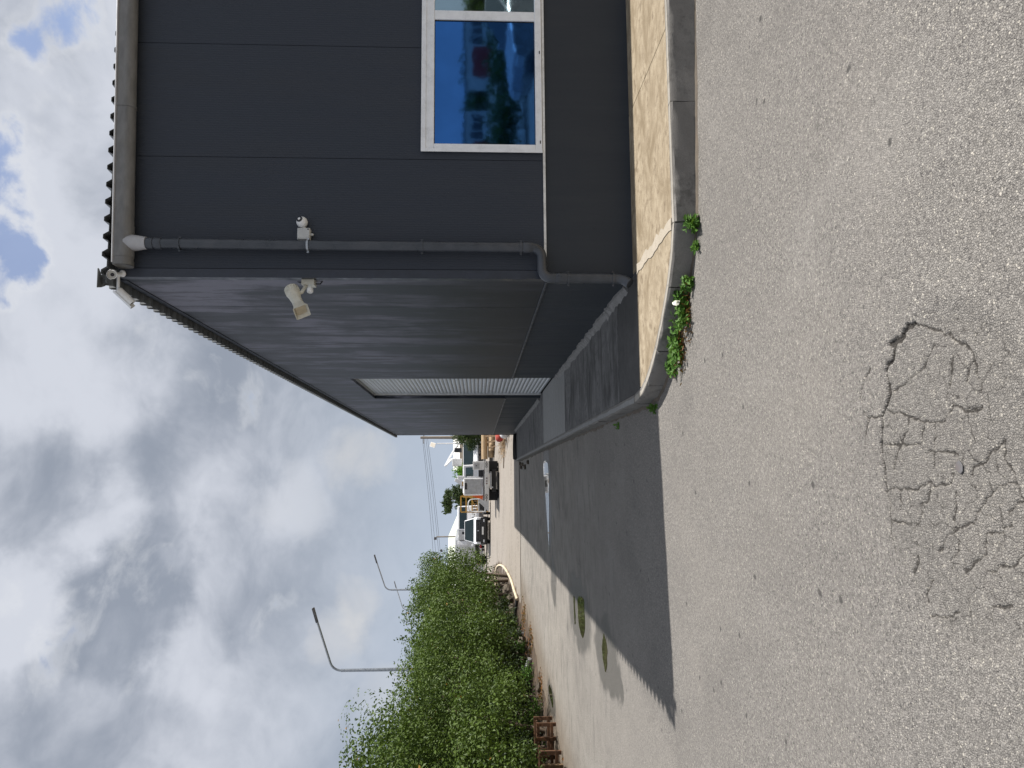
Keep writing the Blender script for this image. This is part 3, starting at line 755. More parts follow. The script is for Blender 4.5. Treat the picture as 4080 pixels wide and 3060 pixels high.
# window
wf = MB()
fy0, fy1 = WY - .022, WY + .05
wf.box(WINX0, WINX1, fy0, fy1, WINZ1 - .105, WINZ1).box(WINX0, WINX1, fy0, fy1, WINZ0, WINZ0 + .062)
wf.box(WINX0, WINX0 + .066, fy0, fy1, WINZ0 + .062, WINZ1 - .105).box(WINX1 - .066, WINX1, fy0, fy1, WINZ0 + .062, WINZ1 - .105)
win = part(bld, wf, 'window_frame', 'white_frame', bev=.006)
part(win, MB().box(WINX0 - .014, WINX1 + .014, WY - .030, WY - .0225, WINZ1 - .03, WINZ1 + .012).box(WINX0 - .014, WINX0 + .016, WY - .030, WY - .0225, WINZ0, WINZ1 - .03), 'frame_trim', 'white_frame', bev=.002)
part(win, MB().box(4.226, 4.316, fy0 + .004, fy1, WINZ0 + .062, WINZ1 - .105), 'mullion', 'white_frame', bev=.004)
part(win, MB().box(WINX0 + .066, 4.226, WY + .002, WY + .012, WINZ0 + .062, WINZ1 - .105), 'pane', 'blue_glass')
part(win, MB().box(4.316, WINX1 - .066, WY + .012, WY + .022, WINZ0 + .062, WINZ1 - .105), 'pane', 'clear_pane')
gk = MB()
for (a, b, c, d_) in ((WINX0 + .066, WINX0 + .072, WINZ0 + .062, WINZ1 - .105), (4.220, 4.226, WINZ0 + .062, WINZ1 - .105)): gk.box(a, b, WY - .004, WY + .0015, c, d_)
for z0_ in (WINZ0 + .062, WINZ1 - .111): gk.box(WINX0 + .072, 4.22, WY - .004, WY + .0015, z0_, z0_ + .006)
part(win, gk, 'gasket', 'black_plastic')
for xx_ in (3.03, 3.9, 4.5):
    part(win, MB().box(xx_, xx_ + .028, fy0 - .003, fy0 - .0005, WINZ0 + .015, WINZ0 + .024), 'drain_slot', 'black_plastic')

# roof: ribbed sheets falling to the front gutter and to the long side, meeting along the hip
RX, RY, RZ = 1.690, 6.505, 4.700
PIT = .155
def rib_profile(s0_, s1_, side=False):
    out = []; k = int(math.floor(s0_ / PIT)); 
    for i in range(k, int(math.ceil(s1_ / PIT)) + 1):
        b0 = i * PIT
        for off, hh in (((0, 0), (.03, 0), (.062, .072), (.100, .072), (.132, 0)) if side else ((0, 0), (.055, 0), (.076, .046), (.112, .046), (.140, 0))):
            s_ = b0 + off
            if s0_ - 1e-6 <= s_ <= s1_ + 1e-6: out.append((s_, hh))
    return out
def roof_sheet(s0_, s1_, side):
    pr = rib_profile(s0_, s1_, side); mb = MB(); th = .004
    for top in (0, th):
        for s_, hh in pr:
            L = min(4.0, max(.02, s_))
            for t_ in (-0.0, L):
                z_ = RZ + hh + top + t_ * .09
                mb.v.append((RX + t_, RY + s_, z_) if side else (RX + s_, RY + t_, z_))
    n = len(pr); o = 2 * n
    for i in range(n - 1):
        a = 2 * i
        mb.f += [(a, a + 1, a + 3, a + 2), (o + a + 2, o + a + 3, o + a + 1, o + a), (a + 2, o + a + 2, o + a, a), (a + 1, o + a + 1, o + a + 3, a + 3)]
    part(bld, mb, 'roof_sheet', 'roof_sheet')
s = 0.0
while s < 23.8: roof_sheet(s, min(s + PIT * 6, 24.1), True); s += PIT * 6
s = 0.0
while s < 12: roof_sheet(s, s + PIT * 6, False); s += PIT * 6
part(bld, MB().box(WX - .01, WX + .1, WY + .1, FY1, TOP - .02, RZ - .002), 'eave_closure', 'trim_dark')
part(bld, MB().prism([(RX - .05, RY - .015), (RX + .12, RY - .02), (RX + .12, RY + .0), (RX + .0, RY + .13), (RX - .03, RY + .06)], RZ + .062, RZ + .070), 'hip_cap', 'roof_sheet', bev=.006)
# gutter
def gz_(x): return 4.652 + .036 * (x - 2.0)
GY = 6.552
def uprof(r, lip=.0):
    p = [(GY - r, 0)]
    for k in range(13):
        a = math.pi + math.pi * k / 12; p.append((GY + r * math.cos(a), -.072 + r * math.sin(a)))
    p.append((GY + r, 0)); return p
def gutter_piece(x0, x1, r, dz=0.0, th=.005, name='gutter', mat='gutter_grey', parent=None, endcap=False):
    mb = MB(); P = uprof(r) + uprof(r - th)[::-1]; n = len(P)
    for x in (x0, x1):
        for yy, zz in P: mb.v.append((x, yy, gz_(x) + zz + dz))
    mb.f += [tuple(reversed(range(n))), tuple(range(n, 2 * n))] + [(i, (i + 1) % n, n + (i + 1) % n, n + i) for i in range(n)]
    if endcap:
        Q = uprof(r); k = len(mb.v); q = len(Q)
        mb.v += [(x0 - .004, yy, gz_(x0) + zz + dz) for yy, zz in Q] + [(x0 + .01, yy, gz_(x0) + zz + dz) for yy, zz in Q]
        mb.f += [tuple(k + i for i in range(q)), tuple(k + q + i for i in reversed(range(q)))]
    return part(parent or bld, mb, name, mat, smooth=35)
gut = gutter_piece(1.86, 12, .070, endcap=True)
part(gut, MB().tube([(1.86, GY - .072, gz_(1.86)), (12, GY - .072, gz_(12))], .009, 8), 'rolled_lip', 'gutter_pale', smooth=50)
gutter_piece(1.845, 1.885, .0745, -.0, .006, 'end_cap', 'gutter_grey', gut, True)
gutter_piece(1.92, 2.20, .0735, -.001, .004, 'outlet_sleeve', 'gutter_grey', gut)
for xx_ in (3.27, 4.6, 5.9): gutter_piece(xx_, xx_ + .025, .0755, 0, .005, 'bracket', 'gutter_grey', gut)
part(gut, MB().lathe([(.0715, .05), (.0715, -.01), (.066, -.05), (.056, -.10), (.054, -.12), (.0, -.12)], (2.05, GY - .002, 4.52), (0, 0, 1), 24), 'outlet_funnel', 'gutter_pale', smooth=40)
# downpipe
pts = [(2.05, GY, 4.44), (2.04, GY, 3.0), (2.035, GY, 1.06)]
for k in range(1, 7):
    a = R(90) * k / 6; pts.append((2.035 - .085 * (1 - math.cos(a)), GY + .012 * k / 6, 1.06 - .085 * math.sin(a)))
pts.append((1.85, 6.575, .972))
for k in range(1, 7):
    a = R(90) * k / 6; pts.append((1.85 - .085 * math.sin(a), 6.578, .972 - .085 * (1 - math.cos(a))))
pts += [(1.765, 6.58, .6), (1.765, 6.58, .32)]
for k in range(1, 5):
    a = R(55) * k / 4; pts.append((1.765 - .11 * (1 - math.cos(a)) * .6, 6.58 - .11 * (1 - math.cos(a)) * .5, .32 - .11 * math.sin(a)))
pts.append((pts[-1][0] - .03, pts[-1][1] - .022, pts[-1][2] - .03))
dp = part(bld, MB().tube(pts, .044, 20), 'downpipe', 'pipe_dark', smooth=40)
for zc in (4.37, 4.30): part(dp, MB().lathe([(.049, -.03), (.051, -.02), (.051, .02), (.049, .03)], (2.048, GY, zc), (0, 0, 1), 20), 'pipe_socket', 'pipe_dark', smooth=40)
part(dp, MB().lathe([(.048, -.05), (.050, -.04), (.050, .04), (.048, .05)], (1.765, 6.58, .80), (0, 0, 1), 20), 'pipe_socket', 'pipe_dark', smooth=40)
part(dp, MB().lathe([(.048, -.04), (.050, -.03), (.050, .03), (.048, .04)], (2.035, GY, 1.10), (0, 0, 1), 20), 'pipe_socket', 'pipe_dark', smooth=40)
for (xx_, zc) in ((2.045, 4.12), (2.04, 3.02), (2.038, 2.03), (2.035, 1.16), (1.765, .74), (1.765, .34)):
    yc = GY if xx_ > 1.9 else 6.58
    part(dp, MB().lathe([(.0455, -.009), (.052, -.009), (.052, .009), (.0455, .009)], (xx_, yc, zc), (0, 0, 1), 20, False).box(xx_ - .008, xx_ + .008, yc + .042, yc + .09, zc - .008, zc + .008).box(xx_ + .044, xx_ + .066, yc + .0, yc + .014, zc - .009, zc + .009).box(xx_ - .066, xx_ - .044, yc + .0, yc + .014, zc - .009, zc + .009), 'pipe_clip', 'galvanised' if zc == 3.02 else 'pipe_dark', smooth=40)

# ------------------------------------------------------------------ fittings on the building
def super_tube(mb, secs, n=24):
    """secs: (centre, right, up, half width, half height, exponent)"""
    k0 = len(mb.v)
    for c, rt, u, a, b, e in secs:
        for j in range(n):
            q = 2 * math.pi * j / n; cs, sn = math.cos(q), math.sin(q)
            x = math.copysign(abs(cs) ** (2 / e), cs) * a; y_ = math.copysign(abs(sn) ** (2 / e), sn) * b
            mb.v.append(tuple(c + rt * x + u * y_))
    for i in range(len(secs) - 1):
        for j in range(n): mb.f.append((k0 + i * n + j, k0 + i * n + (j + 1) % n, k0 + (i + 1) * n + (j + 1) % n, k0 + (i + 1) * n + j))
    mb.f.append(tuple(k0 + j for j in reversed(range(n)))); mb.f.append(tuple(k0 + (len(secs) - 1) * n + j for j in range(n)))
    return mb
# horn loudspeaker
hp = Vector((1.700, 6.70, 3.195)); ha = Vector((-.80, -.30, -.42)).normalized()
hr = ha.cross(Vector((0, 0, 1))).normalized(); hu = hr.cross(ha)
horn = empty('horn_loudspeaker', tuple(hp)); tag(horn, 'cream rectangular horn loudspeaker bracketed to the side wall near the corner', 'loudspeaker')
S = lambda d_, a, b, e: (hp + ha * d_, hr, hu, a, b, e)
mb = super_tube(MB(), [S(0, .052, .052, 2), S(.008, .060, .060, 2), S(.075, .062, .062, 2), S(.08, .058, .058, 2), S(.14, .050, .048, 2.6), S(.20, .056, .046, 4), S(.245, .066, .052, 7), S(.275, .084, .062, 10), S(.285, .090, .066, 12), S(.285, .084, .060, 12), S(.255, .060, .046, 8), S(.20, .044, .034, 5), S(.19, .004, .004, 2)], 36)
part(horn, mb, 'horn_body', 'ivory_plastic', smooth=40)
mb = super_tube(MB(), [S(.262, .062, .047, 8), S(.20, .044, .034, 5), S(.198, .010, .008, 3)], 28)
part(horn, mb, 'horn_throat', 'ivory_inner', smooth=40)
mb = MB()
for j in range(18):
    q = 2 * math.pi * j / 18; o_ = hr * math.cos(q) + hu * math.sin(q)
    mb.tube([hp + ha * .012 + o_ * .0605, hp + ha * .066 + o_ * .062], .0035, 5)
part(horn, mb, 'grip_rib', 'ivory_plastic', smooth=50)
bk = hp + ha * .09 - hu * .065
mb = MB().tube([bk + hu * .03, bk - hu * .005, Vector((1.745, 6.74, 3.06))], .016, 8)
mb.box(1.727, 1.779, 6.69, 6.80, 2.99, 3.10)
part(horn, mb, 'bracket', 'ivory_plastic', smooth=30)
part(horn, MB().lathe([(.028, 0), (.028, .03), (.02, .038), (0, .038)], (1.69, 6.70, 3.025), (-1, -.2, -.1), 14), 'swivel_knob', 'white_plastic', smooth=40)
part(horn, MB().tube([(1.75, 6.76, 3.0), (1.752, 6.77, 2.95), (1.776, 6.76, 2.93)], .006, 6), 'cable', 'black_rubber')
# ball camera on its junction box
bc = empty('ball_camera', (2.155, WY, 3.07)); tag(bc, 'white ball security camera on a square junction box beside the downpipe', 'camera')
part(bc, MB().box(2.10, 2.21, WY - .058, WY + .001, 3.012, 3.125), 'junction_box', 'grey_plastic', bev=.008)
part(bc, MB().box(2.104, 2.206, WY - .066, WY - .0585, 3.016, 3.121), 'box_lid', 'grey_plastic', bev=.004)
for a in (2.116, 2.194):
    for b in (3.028, 3.109): part(bc, MB().lathe([(.006, 0), (.006, .003), (0, .003)], (a, WY - .066, b), (0, -1, 0), 10), 'lid_screw', 'black_plastic' if (a > 2.15 and b < 3.05) else 'grey_plastic')
part(bc, MB().lathe([(.012, 0), (.012, .02), (.006, .026)], (2.155, WY - .03, 3.012), (0, 0, -1), 12), 'cable_gland', 'grey_plastic')
bcen = Vector((2.262, WY - .052, 3.085)); bd = Vector((.28, -.80, .28)).normalized()
prof_ = [(.049 * math.sin(math.pi * i / 16), -.049 * math.cos(math.pi * i / 16)) for i in range(1, 16)]
part(bc, MB().lathe(prof_, bcen, bd, 24), 'camera_ball', 'white_plastic', smooth=60)
part(bc, MB().lathe([(.026, .0405), (.028, .044), (.012, .0515), (0, .0515)], bcen, bd, 20), 'lens_surround', 'black_plastic', smooth=40)
part(bc, MB().lathe([(.012, .0515), (.012, .0535), (.009, .0535), (.009, .0518), (0, .0518)], bcen, bd, 16), 'lens_ring', 'white_plastic')
part(bc, MB().tube([(2.21, WY - .03, 3.07), (2.235, WY - .045, 3.08)], .018, 10), 'ball_neck', 'white_plastic')
# two bullet cameras under the roof corner
def bullet(base, aim, label, L=.15, r=.034, mount=None, shield=True):
    base = Vector(base); a = Vector(aim).normalized(); e = empty('bullet_camera', tuple(base)); tag(e, label, 'camera')
    part(e, MB().lathe([(.0, 0), (r * .7, 0), (r, .012), (r, L * .72), (r * .96, L * .72), (r * .96, L * .745), (r, L * .745), (r, L), (r * .86, L), (r * .84, L - .008), (0, L - .008)], base, a, 22), 'camera_body', 'white_plastic', smooth=40)
    part(e, MB().lathe([(r * .82, 0), (r * .82, .002), (r * .45, .003), (r * .42, -.002), (0, -.002)], base + a * (L - .007), a, 20), 'lens_plate', 'grey_plastic')
    part(e, MB().lathe([(r * .42, 0), (r * .42, .004), (r * .2, .006), (0, .006)], base + a * (L - .006), a, 16), 'lens', 'lens_glass', smooth=50)
    if shield:
        rt = a.cross(Vector((0, 0, 1))).normalized(); u = rt.cross(a); mb = MB(); n = 10
        for rr in (r * 1.10, r * 1.19):
            for t_ in (-.01, L * 1.14):
                for k in range(n + 1):
                    q = R(15) + R(150) * k / n
                    mb.v.append(tuple(base + a * t_ + rt * math.cos(q) * rr + u * math.sin(q) * rr))
        m1 = n + 1
        for k in range(n):
            mb.f += [(k, k + 1, m1 + k + 1, m1 + k), (2 * m1 + k + 1, 2 * m1 + k, 3 * m1 + k, 3 * m1 + k + 1), (k + 1, k, 2 * m1 + k, 2 * m1 + k + 1), (m1 + k, m1 + k + 1, 3 * m1 + k + 1, 3 * m1 + k)]
        mb.f += [(0, m1, 3 * m1, 2 * m1), (n, 2 * m1 + n, 3 * m1 + n, m1 + n)]
        part(e, mb, 'sun_shield', 'white_plastic', smooth=40)
    mt_ = Vector(mount); joint = base + a * L * .3 - Vector((0, 0, r * .9)) * (1 if mt_.z < base.z else -1)
    part(e, MB().tube([base + a * L * .3, joint, joint.lerp(mt_, .5), mt_], .013, 8), 'mount_arm', 'white_plastic', smooth=40)
    part(e, MB().lathe([(.03, 0), (.03, .012), (.016, .02)], mt_, (joint - mt_), 16), 'mount_foot', 'white_plastic')
    return e
bullet((1.79, 6.60, 4.69), (-.30, -.92, -.40), 'white bullet camera facing the road at the roof corner beside the gutter', .16, .037, (1.80, 6.63, 4.62))
bullet((1.655, 6.62, 4.655), (-.62, .22, -.62), 'white bullet camera angled down along the side wall under the roof corner', .165, .036, (1.79, 6.62, 4.655))

# ------------------------------------------------------------------ weeds and litter along the kerb
def weed(name, c, rx, ry, hgt, n, label, cat='weed', dry=0, group=None, ls=(.028, .06)):
    e = empty(name, (c[0], c[1], c[2])); tag(e, label, cat, group)
    mb = MB(); P = []; N = []
    for i in range(n):
        a = random.random() * 2 * math.pi; q = math.sqrt(random.random())
        b0 = Vector((c[0] + rx * .6 * q * math.cos(a), c[1] + ry * .6 * q * math.sin(a), c[2]))
        tip = b0 + Vector((rx * random.uniform(-.7, .7), ry * random.uniform(-.9, .5), hgt * random.uniform(.35, 1)))
        mid = b0.lerp(tip, .5) + Vector((0, 0, hgt * .15))
        mb.tube([b0, mid, tip], [.0035, .003, .0015], 5)
        for k in range(7):
            t_ = .25 + .75 * k / 6
            p = b0.lerp(mid, t_ * 2) if t_ < .5 else mid.lerp(tip, t_ * 2 - 1)
            P.append(tuple(p)); N.append((random.gauss(0, .6), random.gauss(-.3, .5), random.gauss(.8, .4)))
    part(e, mb, 'stem', 'weed_leaf')['kind'] = 'stuff'
    P = np.array(P); N = unit(np.array(N))
    v, f = leaves(P, N, RNG.uniform(ls[0], ls[1], len(P)), .3, .5)
    o = npmesh('foliage', v, f, 'weed_leaf', e); o.location = -e.location
    if dry:
        P = np.stack([RNG.normal(c[0], rx * .5, dry), RNG.normal(c[1] - ry * .3, ry * .4, dry), c[2] + RNG.random(dry) * hgt * .35], -1)
        v, f = leaves(P, unit(RNG.normal(size=(dry, 3)) + [0, -.3, .5]), RNG.uniform(.02, .06, dry), .3, .25)
        o = npmesh('dry_leaf_litter', v, f, 'dry_leaf', e); o.location = -e.location; o['kind'] = 'stuff'
    return e
weed('kerb_weed', (1.79, 5.13, hz(1.79, 5.13)), .06, .04, .10, 20, 'small round leafy weed tuft alone against the sunlit kerb')
weed('kerb_weed', (1.62, 5.15, hz(1.6, 5.15)), .04, .03, .04, 4, 'tiny sprig of weed between tuft and long clump at kerb')
weed('kerb_weed', (1.20, 5.44, 0), .20, .10, .11, 46, 'green leafy weed clump with dry stalks and paper scrap on the curved kerb', dry=150)
weed('kerb_weed', (.98, 5.66, 0), .17, .12, .10, 40, 'leafy weed clump full of rusty dead leaves on the kerb bend', dry=190)
weed('kerb_weed', (.86, 5.86, 0), .08, .08, .07, 14, 'low trailing weed at the end of the clump by kerb bend', dry=30)
weed('kerb_weed', (1.38, 5.29, 0), .06, .04, .09, 10, 'sparse weed sprigs near the kerb step beside the clump', dry=8)
weed('kerb_weed', (.60, 6.6, -.0), .04, .10, .025, 6, 'small dark weed in the shaded kerb joint past the bend')
weed('kerb_weed', (.58, 8.3, -.0), .03, .08, .02, 4, 'tiny weed growing at the foot of the shaded long kerb')
mb = MB(); ring = [(.0, .0), (.05, -.006), (.062, .03), (.04, .058), (.008, .05), (-.012, .02)]
k = len(ring)
mb.v = [(x, y_, random.uniform(.0, .012)) for x, y_ in ring] + [(.022, .022, .026)]
mb.f = [(i, (i + 1) % k, k) for i in range(k)] + [tuple(reversed(range(k)))]
pap = mb.build('paper_scrap', 'ivory_plastic', None, (1.25, 5.37, .085)); pap.rotation_euler = (R(60), R(10), R(25)); pap.scale = (.7, .9, .5)
tag(pap, 'crumpled white paper scrap caught in the kerb weeds', 'litter')
# dark flat stone lying on the cracked patch
mb = MB(); n = 9
ring = [(.024 * math.cos(2 * math.pi * i / n) * random.uniform(.7, 1.1), .022 * math.sin(2 * math.pi * i / n) * random.uniform(.7, 1.1)) for i in range(n)]
mb.prism(ring, 0, .004)
o = mb.build('tar_lump', 'steel_dark', None, (.03, 2.445, hz(0, 2.45) - .010), bev=.003); tag(o, 'flat black tar lump lying on the cracked asphalt patch', 'tar lump')
# black hose left coiled at the end of the pavement, and rubble by its kerb
mb = MB(); pts = []
for i in range(90):
    a = i / 89 * 2 * math.pi * 2.6; rr = .42 - .02 * (i / 89) + .02 * math.sin(3 * a)
    pts.append((1.15 + rr * 1.05 * math.cos(a), 26.9 + rr * .9 * math.sin(a), PZ + .035 + .035 * (i / 89) * 2.2))
o = mb.tube(pts, .028, 8).build('coiled_hose', 'black_rubber', None, smooth=60); tag(o, 'black rubber hose coiled flat on the far end of the pavement', 'hose')
def rock(name, loc, s, label, mat='stone_rubble', seed=0, group=None, cat='stone'):
    rs_ = random.Random(seed); mb = MB()
    import bmesh
    bm = bmesh.new(); bmesh.ops.create_icosphere(bm, subdivisions=2, radius=1)
    for v in bm.verts:
        f_ = 1 + .28 * (rs_.random() - .5); v.co = Vector((v.co.x * s[0] * f_, v.co.y * s[1] * f_, v.co.z * s[2] * f_))
    mb.v = [tuple(v.co) for v in bm.verts]; mb.f = [tuple(x.index for x in f.verts) for f in bm.faces]; bm.free()
    o = mb.build(name, mat, None, loc); o.rotation_euler = (0, 0, rs_.random() * 6)
    return tag(o, label, cat, group)
for i, (x, y_) in enumerate(((.50, 25.6), (.42, 26.4), (.55, 26.9), (.40, 24.4), (.52, 22.9))):
    rock('stone', (x, y_, hz(x, y_) + .03), (.07 + .02 * (i % 2), .06, .05), 'small loose stone lying at the foot of the shaded kerb', seed=i, group='stones at the foot of the kerb')

# ------------------------------------------------------------------ trees
def tree(name, label, x, y, rad, hgt, seed, nleaf=9000, mat='leaf', zb=.75, ls=(.055, .115), clump=.42, nclump=85, group=None, cat='tree', ry=None, sprays=14, flat=1.0, stems=3, box_=1.0):
    global RNG
    RNG = np.random.default_rng(seed); rs_ = random.Random(seed)
    z0 = max(hz(x, y), float(soilz(np.array(x), np.array(y)))) if x < -3 and 0 < y < 50 else hz(x, y)
    e = empty(name, (x, y, z0)); tag(e, label, cat, group)
    cz = (zb + hgt) / 2; rz = (hgt - zb) / 2 * flat; ry = ry or rad
    # stems and limbs
    mb = MB()
    for i in range(stems):
        a = rs_.random() * 6.28; b0 = Vector((.18 * math.cos(a), .18 * math.sin(a), -.1))
        top = Vector((rad * .35 * math.cos(a), ry * .35 * math.sin(a), cz + rz * .1))
        mid = b0.lerp(top, .45) + Vector((rs_.uniform(-.15, .15), rs_.uniform(-.15, .15), .1)); r0 = rs_.uniform(.05, .085) * (hgt / 3.6)
        mb.tube([b0, b0.lerp(mid, .5) + Vector((0, 0, .05)), mid, top], [r0, r0 * .85, r0 * .65, r0 * .3], 8)
        for k in range(4):
            p = mid.lerp(top, rs_.random()); q = p + Vector((rs_.uniform(-1, 1) * rad * .3, rs_.uniform(-1, 1) * ry * .3, rs_.uniform(.1, .4) * rz))
            mb.tube([p, p.lerp(q, .5) + Vector((0, 0, .08)), q], [r0 * .4, r0 * .28, r0 * .12], 6)
    mb.build('trunk', 'bark', e, smooth=50)
    # crown: leaves on many small overlapping clumps
    d = unit(RNG.normal(size=(nclump, 3))); d = np.sign(d) * np.abs(d) ** box_; rr = RNG.random(nclump) ** (.2 if box_ == .75 else .36)
    lump = 1 + .20 * np.sin(d[:, 0] * 4 + seed) * np.cos(d[:, 2] * 5 + seed * 1.7)
    cc = d * rr[:, None] * np.array([rad - clump * .6, ry - clump * .6, rz - clump * .5]) * lump[:, None] + [0, 0, cz]
    cr = clump * RNG.uniform(.6, 1.25, nclump)
    k = RNG.integers(0, nclump, nleaf)
    ld = unit(RNG.normal(size=(nleaf, 3)) + [0, 0, .25])
    P = cc[k] + ld * (cr[k] * np.where(RNG.random(nleaf) < .7, RNG.uniform(.78, 1.08, nleaf), RNG.uniform(.2, .8, nleaf)))[:, None]
    N = unit(ld * 1.0 + RNG.normal(size=(nleaf, 3)) * .45 + [.1, 0, .35])
    # shoots breaking the outline
    for i in range(sprays):
        a = unit(RNG.normal(size=(1, 3)) + [0, 0, 1.1])[0]
        b0 = a * [rad * .85, ry * .85, rz * .88] + [0, 0, cz]
        L = rs_.uniform(.25, .75); t_ = np.sort(RNG.random(26))
        dirn = unit((a * .5 + [RNG.normal() * .35, RNG.normal() * .35, .8])[None])[0]
        P = np.concatenate([P, b0 + dirn * t_[:, None] * L + RNG.normal(size=(26, 3)) * .045]); N = np.concatenate([N, unit(RNG.normal(size=(26, 3)) + [0, 0, .5])])
    keep = P[:, 2] > .12
    P, N = P[keep], N[keep]
    v, f = leaves(P, N, RNG.uniform(ls[0], ls[1], len(P)), .3, .6)
    npmesh('crown', v, f, mat, e)
    return e
ORD = ['second', 'third', 'fourth', 'fifth', 'sixth', 'seventh', 'eighth', 'ninth', 'tenth']
HEDGE = [(-6.3, 11.8, 2.0, 4.35), (-6.15, 14.2, 2.05, 4.5), (-6.15, 16.4, 1.95, 4.2), (-6.0, 18.6, 2.0, 3.85), (-5.9, 21.0, 1.95, 3.75), (-5.75, 23.6, 2.0, 3.75), (-5.5, 26.4, 2.05, 3.95), (-5.15, 29.4, 2.0, 4.0), (-4.8, 32.2, 1.9, 4.0), (-4.4, 34.6, 1.5, 3.7)]
for i, (x, y_, r_, h_) in enumerate(HEDGE):
    lab = 'tall bushy green tree starting the hedge row, behind the rusty metal frames' if i == 0 else ('%s bushy green tree from the rusty frames along the hedge row' % ORD[i - 1] if i < 9 else 'last bushy green tree ending the hedge row, near the white pickup')
    tree('hedge_tree', lab, x, y_, r_, h_, 40 + i, nleaf=21000 if i < 3 else (16000 if i < 6 else 12000), group='bushy trees along the road edge', zb=.35, ls=(.045, .095) if i < 5 else (.055, .115), nclump=64, ry=1.85, clump=.54, box_=.75)
for i, (x, y_) in enumerate(((-8.4, 12), (-8.4, 15.6), (-8.3, 19.2), (-8.1, 22.8), (-7.9, 26.4), (-7.6, 30), (-7.2, 33.6))):  # back row filled down to the ground to shut out light behind the hedge
    tree('back_tree', 'dark bushy tree behind the roadside hedge row, filled low to block light', x, y_, 2.3, 3.5, 70 + i, nleaf=8000, ls=(.1, .18), group='bushes behind the hedge row', mat='leaf_dark', zb=-.2, box_=.7)

for i in range(8):  # dark leaf masses added to stand in for deep shade under the hedge
    y_ = 12.6 + i * 2.5
    tree('shade_fill_shrub', 'low dark shrub added beneath the hedge row to deepen its shade', float(np.interp(y_, EY, EX)) - 1.45, y_, 1.0, 1.25, 200 + i, 3200, 'leaf_dark', -.1, (.06, .12), .35, 40, group='shrubs added to deepen the hedge shade', ry=1.3, sprays=3, box_=.7)
# things lying along the verge
def gpt(x, y, dz=0.0):
    zz = max(hz(x, y) + (.015 if y > 28 else 0), float(soilz(np.array(float(x)), np.array(float(y)))))
    return (x, y, zz + dz)
def smooth_path(P, n=6):
    out = []
    for i in range(len(P) - 1):
        p0, p1, p2, p3 = [Vector(P[max(0, min(len(P) - 1, i + k))]) for k in (-1, 0, 1, 2)]
        for k in range(n):
            t = k / n
            out.append(.5 * ((2 * p1) + (p2 - p0) * t + (2 * p0 - 5 * p1 + 4 * p2 - p3) * t * t + (3 * p1 - p0 - 3 * p2 + p3) * t ** 3))
    return out + [Vector(P[-1])]
hose = MB().tube(smooth_path([gpt(-4.36, 28.8, .05), gpt(-4.2, 30.5, .05), gpt(-4.05, 32.2, .05), gpt(-4.05, 36.1, .05), gpt(-4.4, 40.6, .05), gpt(-4.85, 43.2, .06), gpt(-5.4, 43.4, .06), gpt(-5.6, 41, .1)]), .05, 10).build('drain_hose', 'cream_hose', smooth=60)
tag(hose, 'cream flexible drain hose looping over the concrete beside the hedge', 'hose')
o = MB().tube([gpt(-4.36, 28.86, .06), gpt(-4.9, 28.95, .08), gpt(-5.7, 29.0, .1)], .055, 10).build('drain_pipe', 'black_rubber', smooth=60); tag(o, 'black rubber pipe end lying against the soil under the hedge', 'pipe')
for (x, y_, hh, rr, lab) in ((-5.09, 26.3, 1.05, .035, 'taller grey steel post standing under the hedge edge'), (-5.15, 26.9, .75, .03, 'shorter grey steel post just behind another under the hedge')):
    p = gpt(x, y_)
    o = MB().tube([(x, y_, p[2] - .2), (x + .02, y_, p[2] + hh * .5), (x + .03, y_, p[2] + hh)], rr, 10).build('steel_post', 'galvanised', smooth=60); tag(o, lab, 'post')
o = MB().tube([gpt(-5.1, 22.75, .07), gpt(-5.3, 22.8, .12), gpt(-5.55, 22.9, .2)], .06, 12).build('plastic_pipe', 'white_plastic', smooth=60); tag(o, 'white plastic pipe stub poking out from under the hedge', 'pipe')
for i, (x, y_, s_) in enumerate(((-4.62, 30.9, (.22, .2, .2)), (-4.7, 33.4, (.3, .35, .2)), (-5.2, 25.1, (.25, .2, .16)), (-5.35, 27.6, (.22, .18, .2)), (-5.9, 18.9, (.13, .12, .1)), (-4.9, 29.6, (.26, .3, .22)), (-5.0, 36.0, (.4, .5, .25)), (-5.25, 20.2, (.14, .11, .07)))):
    rock('rubble_stone', gpt(x, y_, s_[2] * .5), s_, 'rough rubble stone lying on the soil under the hedge', seed=20 + i, group='rubble stones under the hedge')
# dead leaves on the soil
RNG = np.random.default_rng(5)
n = 2600
yy = RNG.uniform(12.5, 27, n); xx = np.interp(yy, EY, EX) - np.abs(RNG.normal(.15, .5, n)) - .05
cl = vnoise(xx, yy, .9, 31) > -.02; xx, yy = xx[cl], yy[cl]
P = np.stack([xx, yy, soilz(xx, yy) + .012], -1)
v, f = leaves(P, unit(RNG.normal(size=(len(P), 3)) * .35 + [0, 0, 1]), RNG.uniform(.04, .10, len(P)), .4, .6)
o = npmesh('fallen_leaves', v, f, 'dry_leaf'); tag(o, 'rusty brown dead leaves scattered on the soil verge', kind='stuff', cat='leaves')
# low scrub at the hedge foot
for i, (x, y_, lab) in enumerate(((-5.25, 22.0, 'grey-green scrubby weed by the white pipe stub'), (-5.45, 19.3, 'low green scrub shoot under the hedge behind the muddy puddle'), (-5.2, 24.7, 'low leafy scrub at the hedge foot near steel posts'))):
    p = gpt(x, y_); weed('verge_weed', p, .35, .3, .42, 26, lab, ls=(.04, .09))
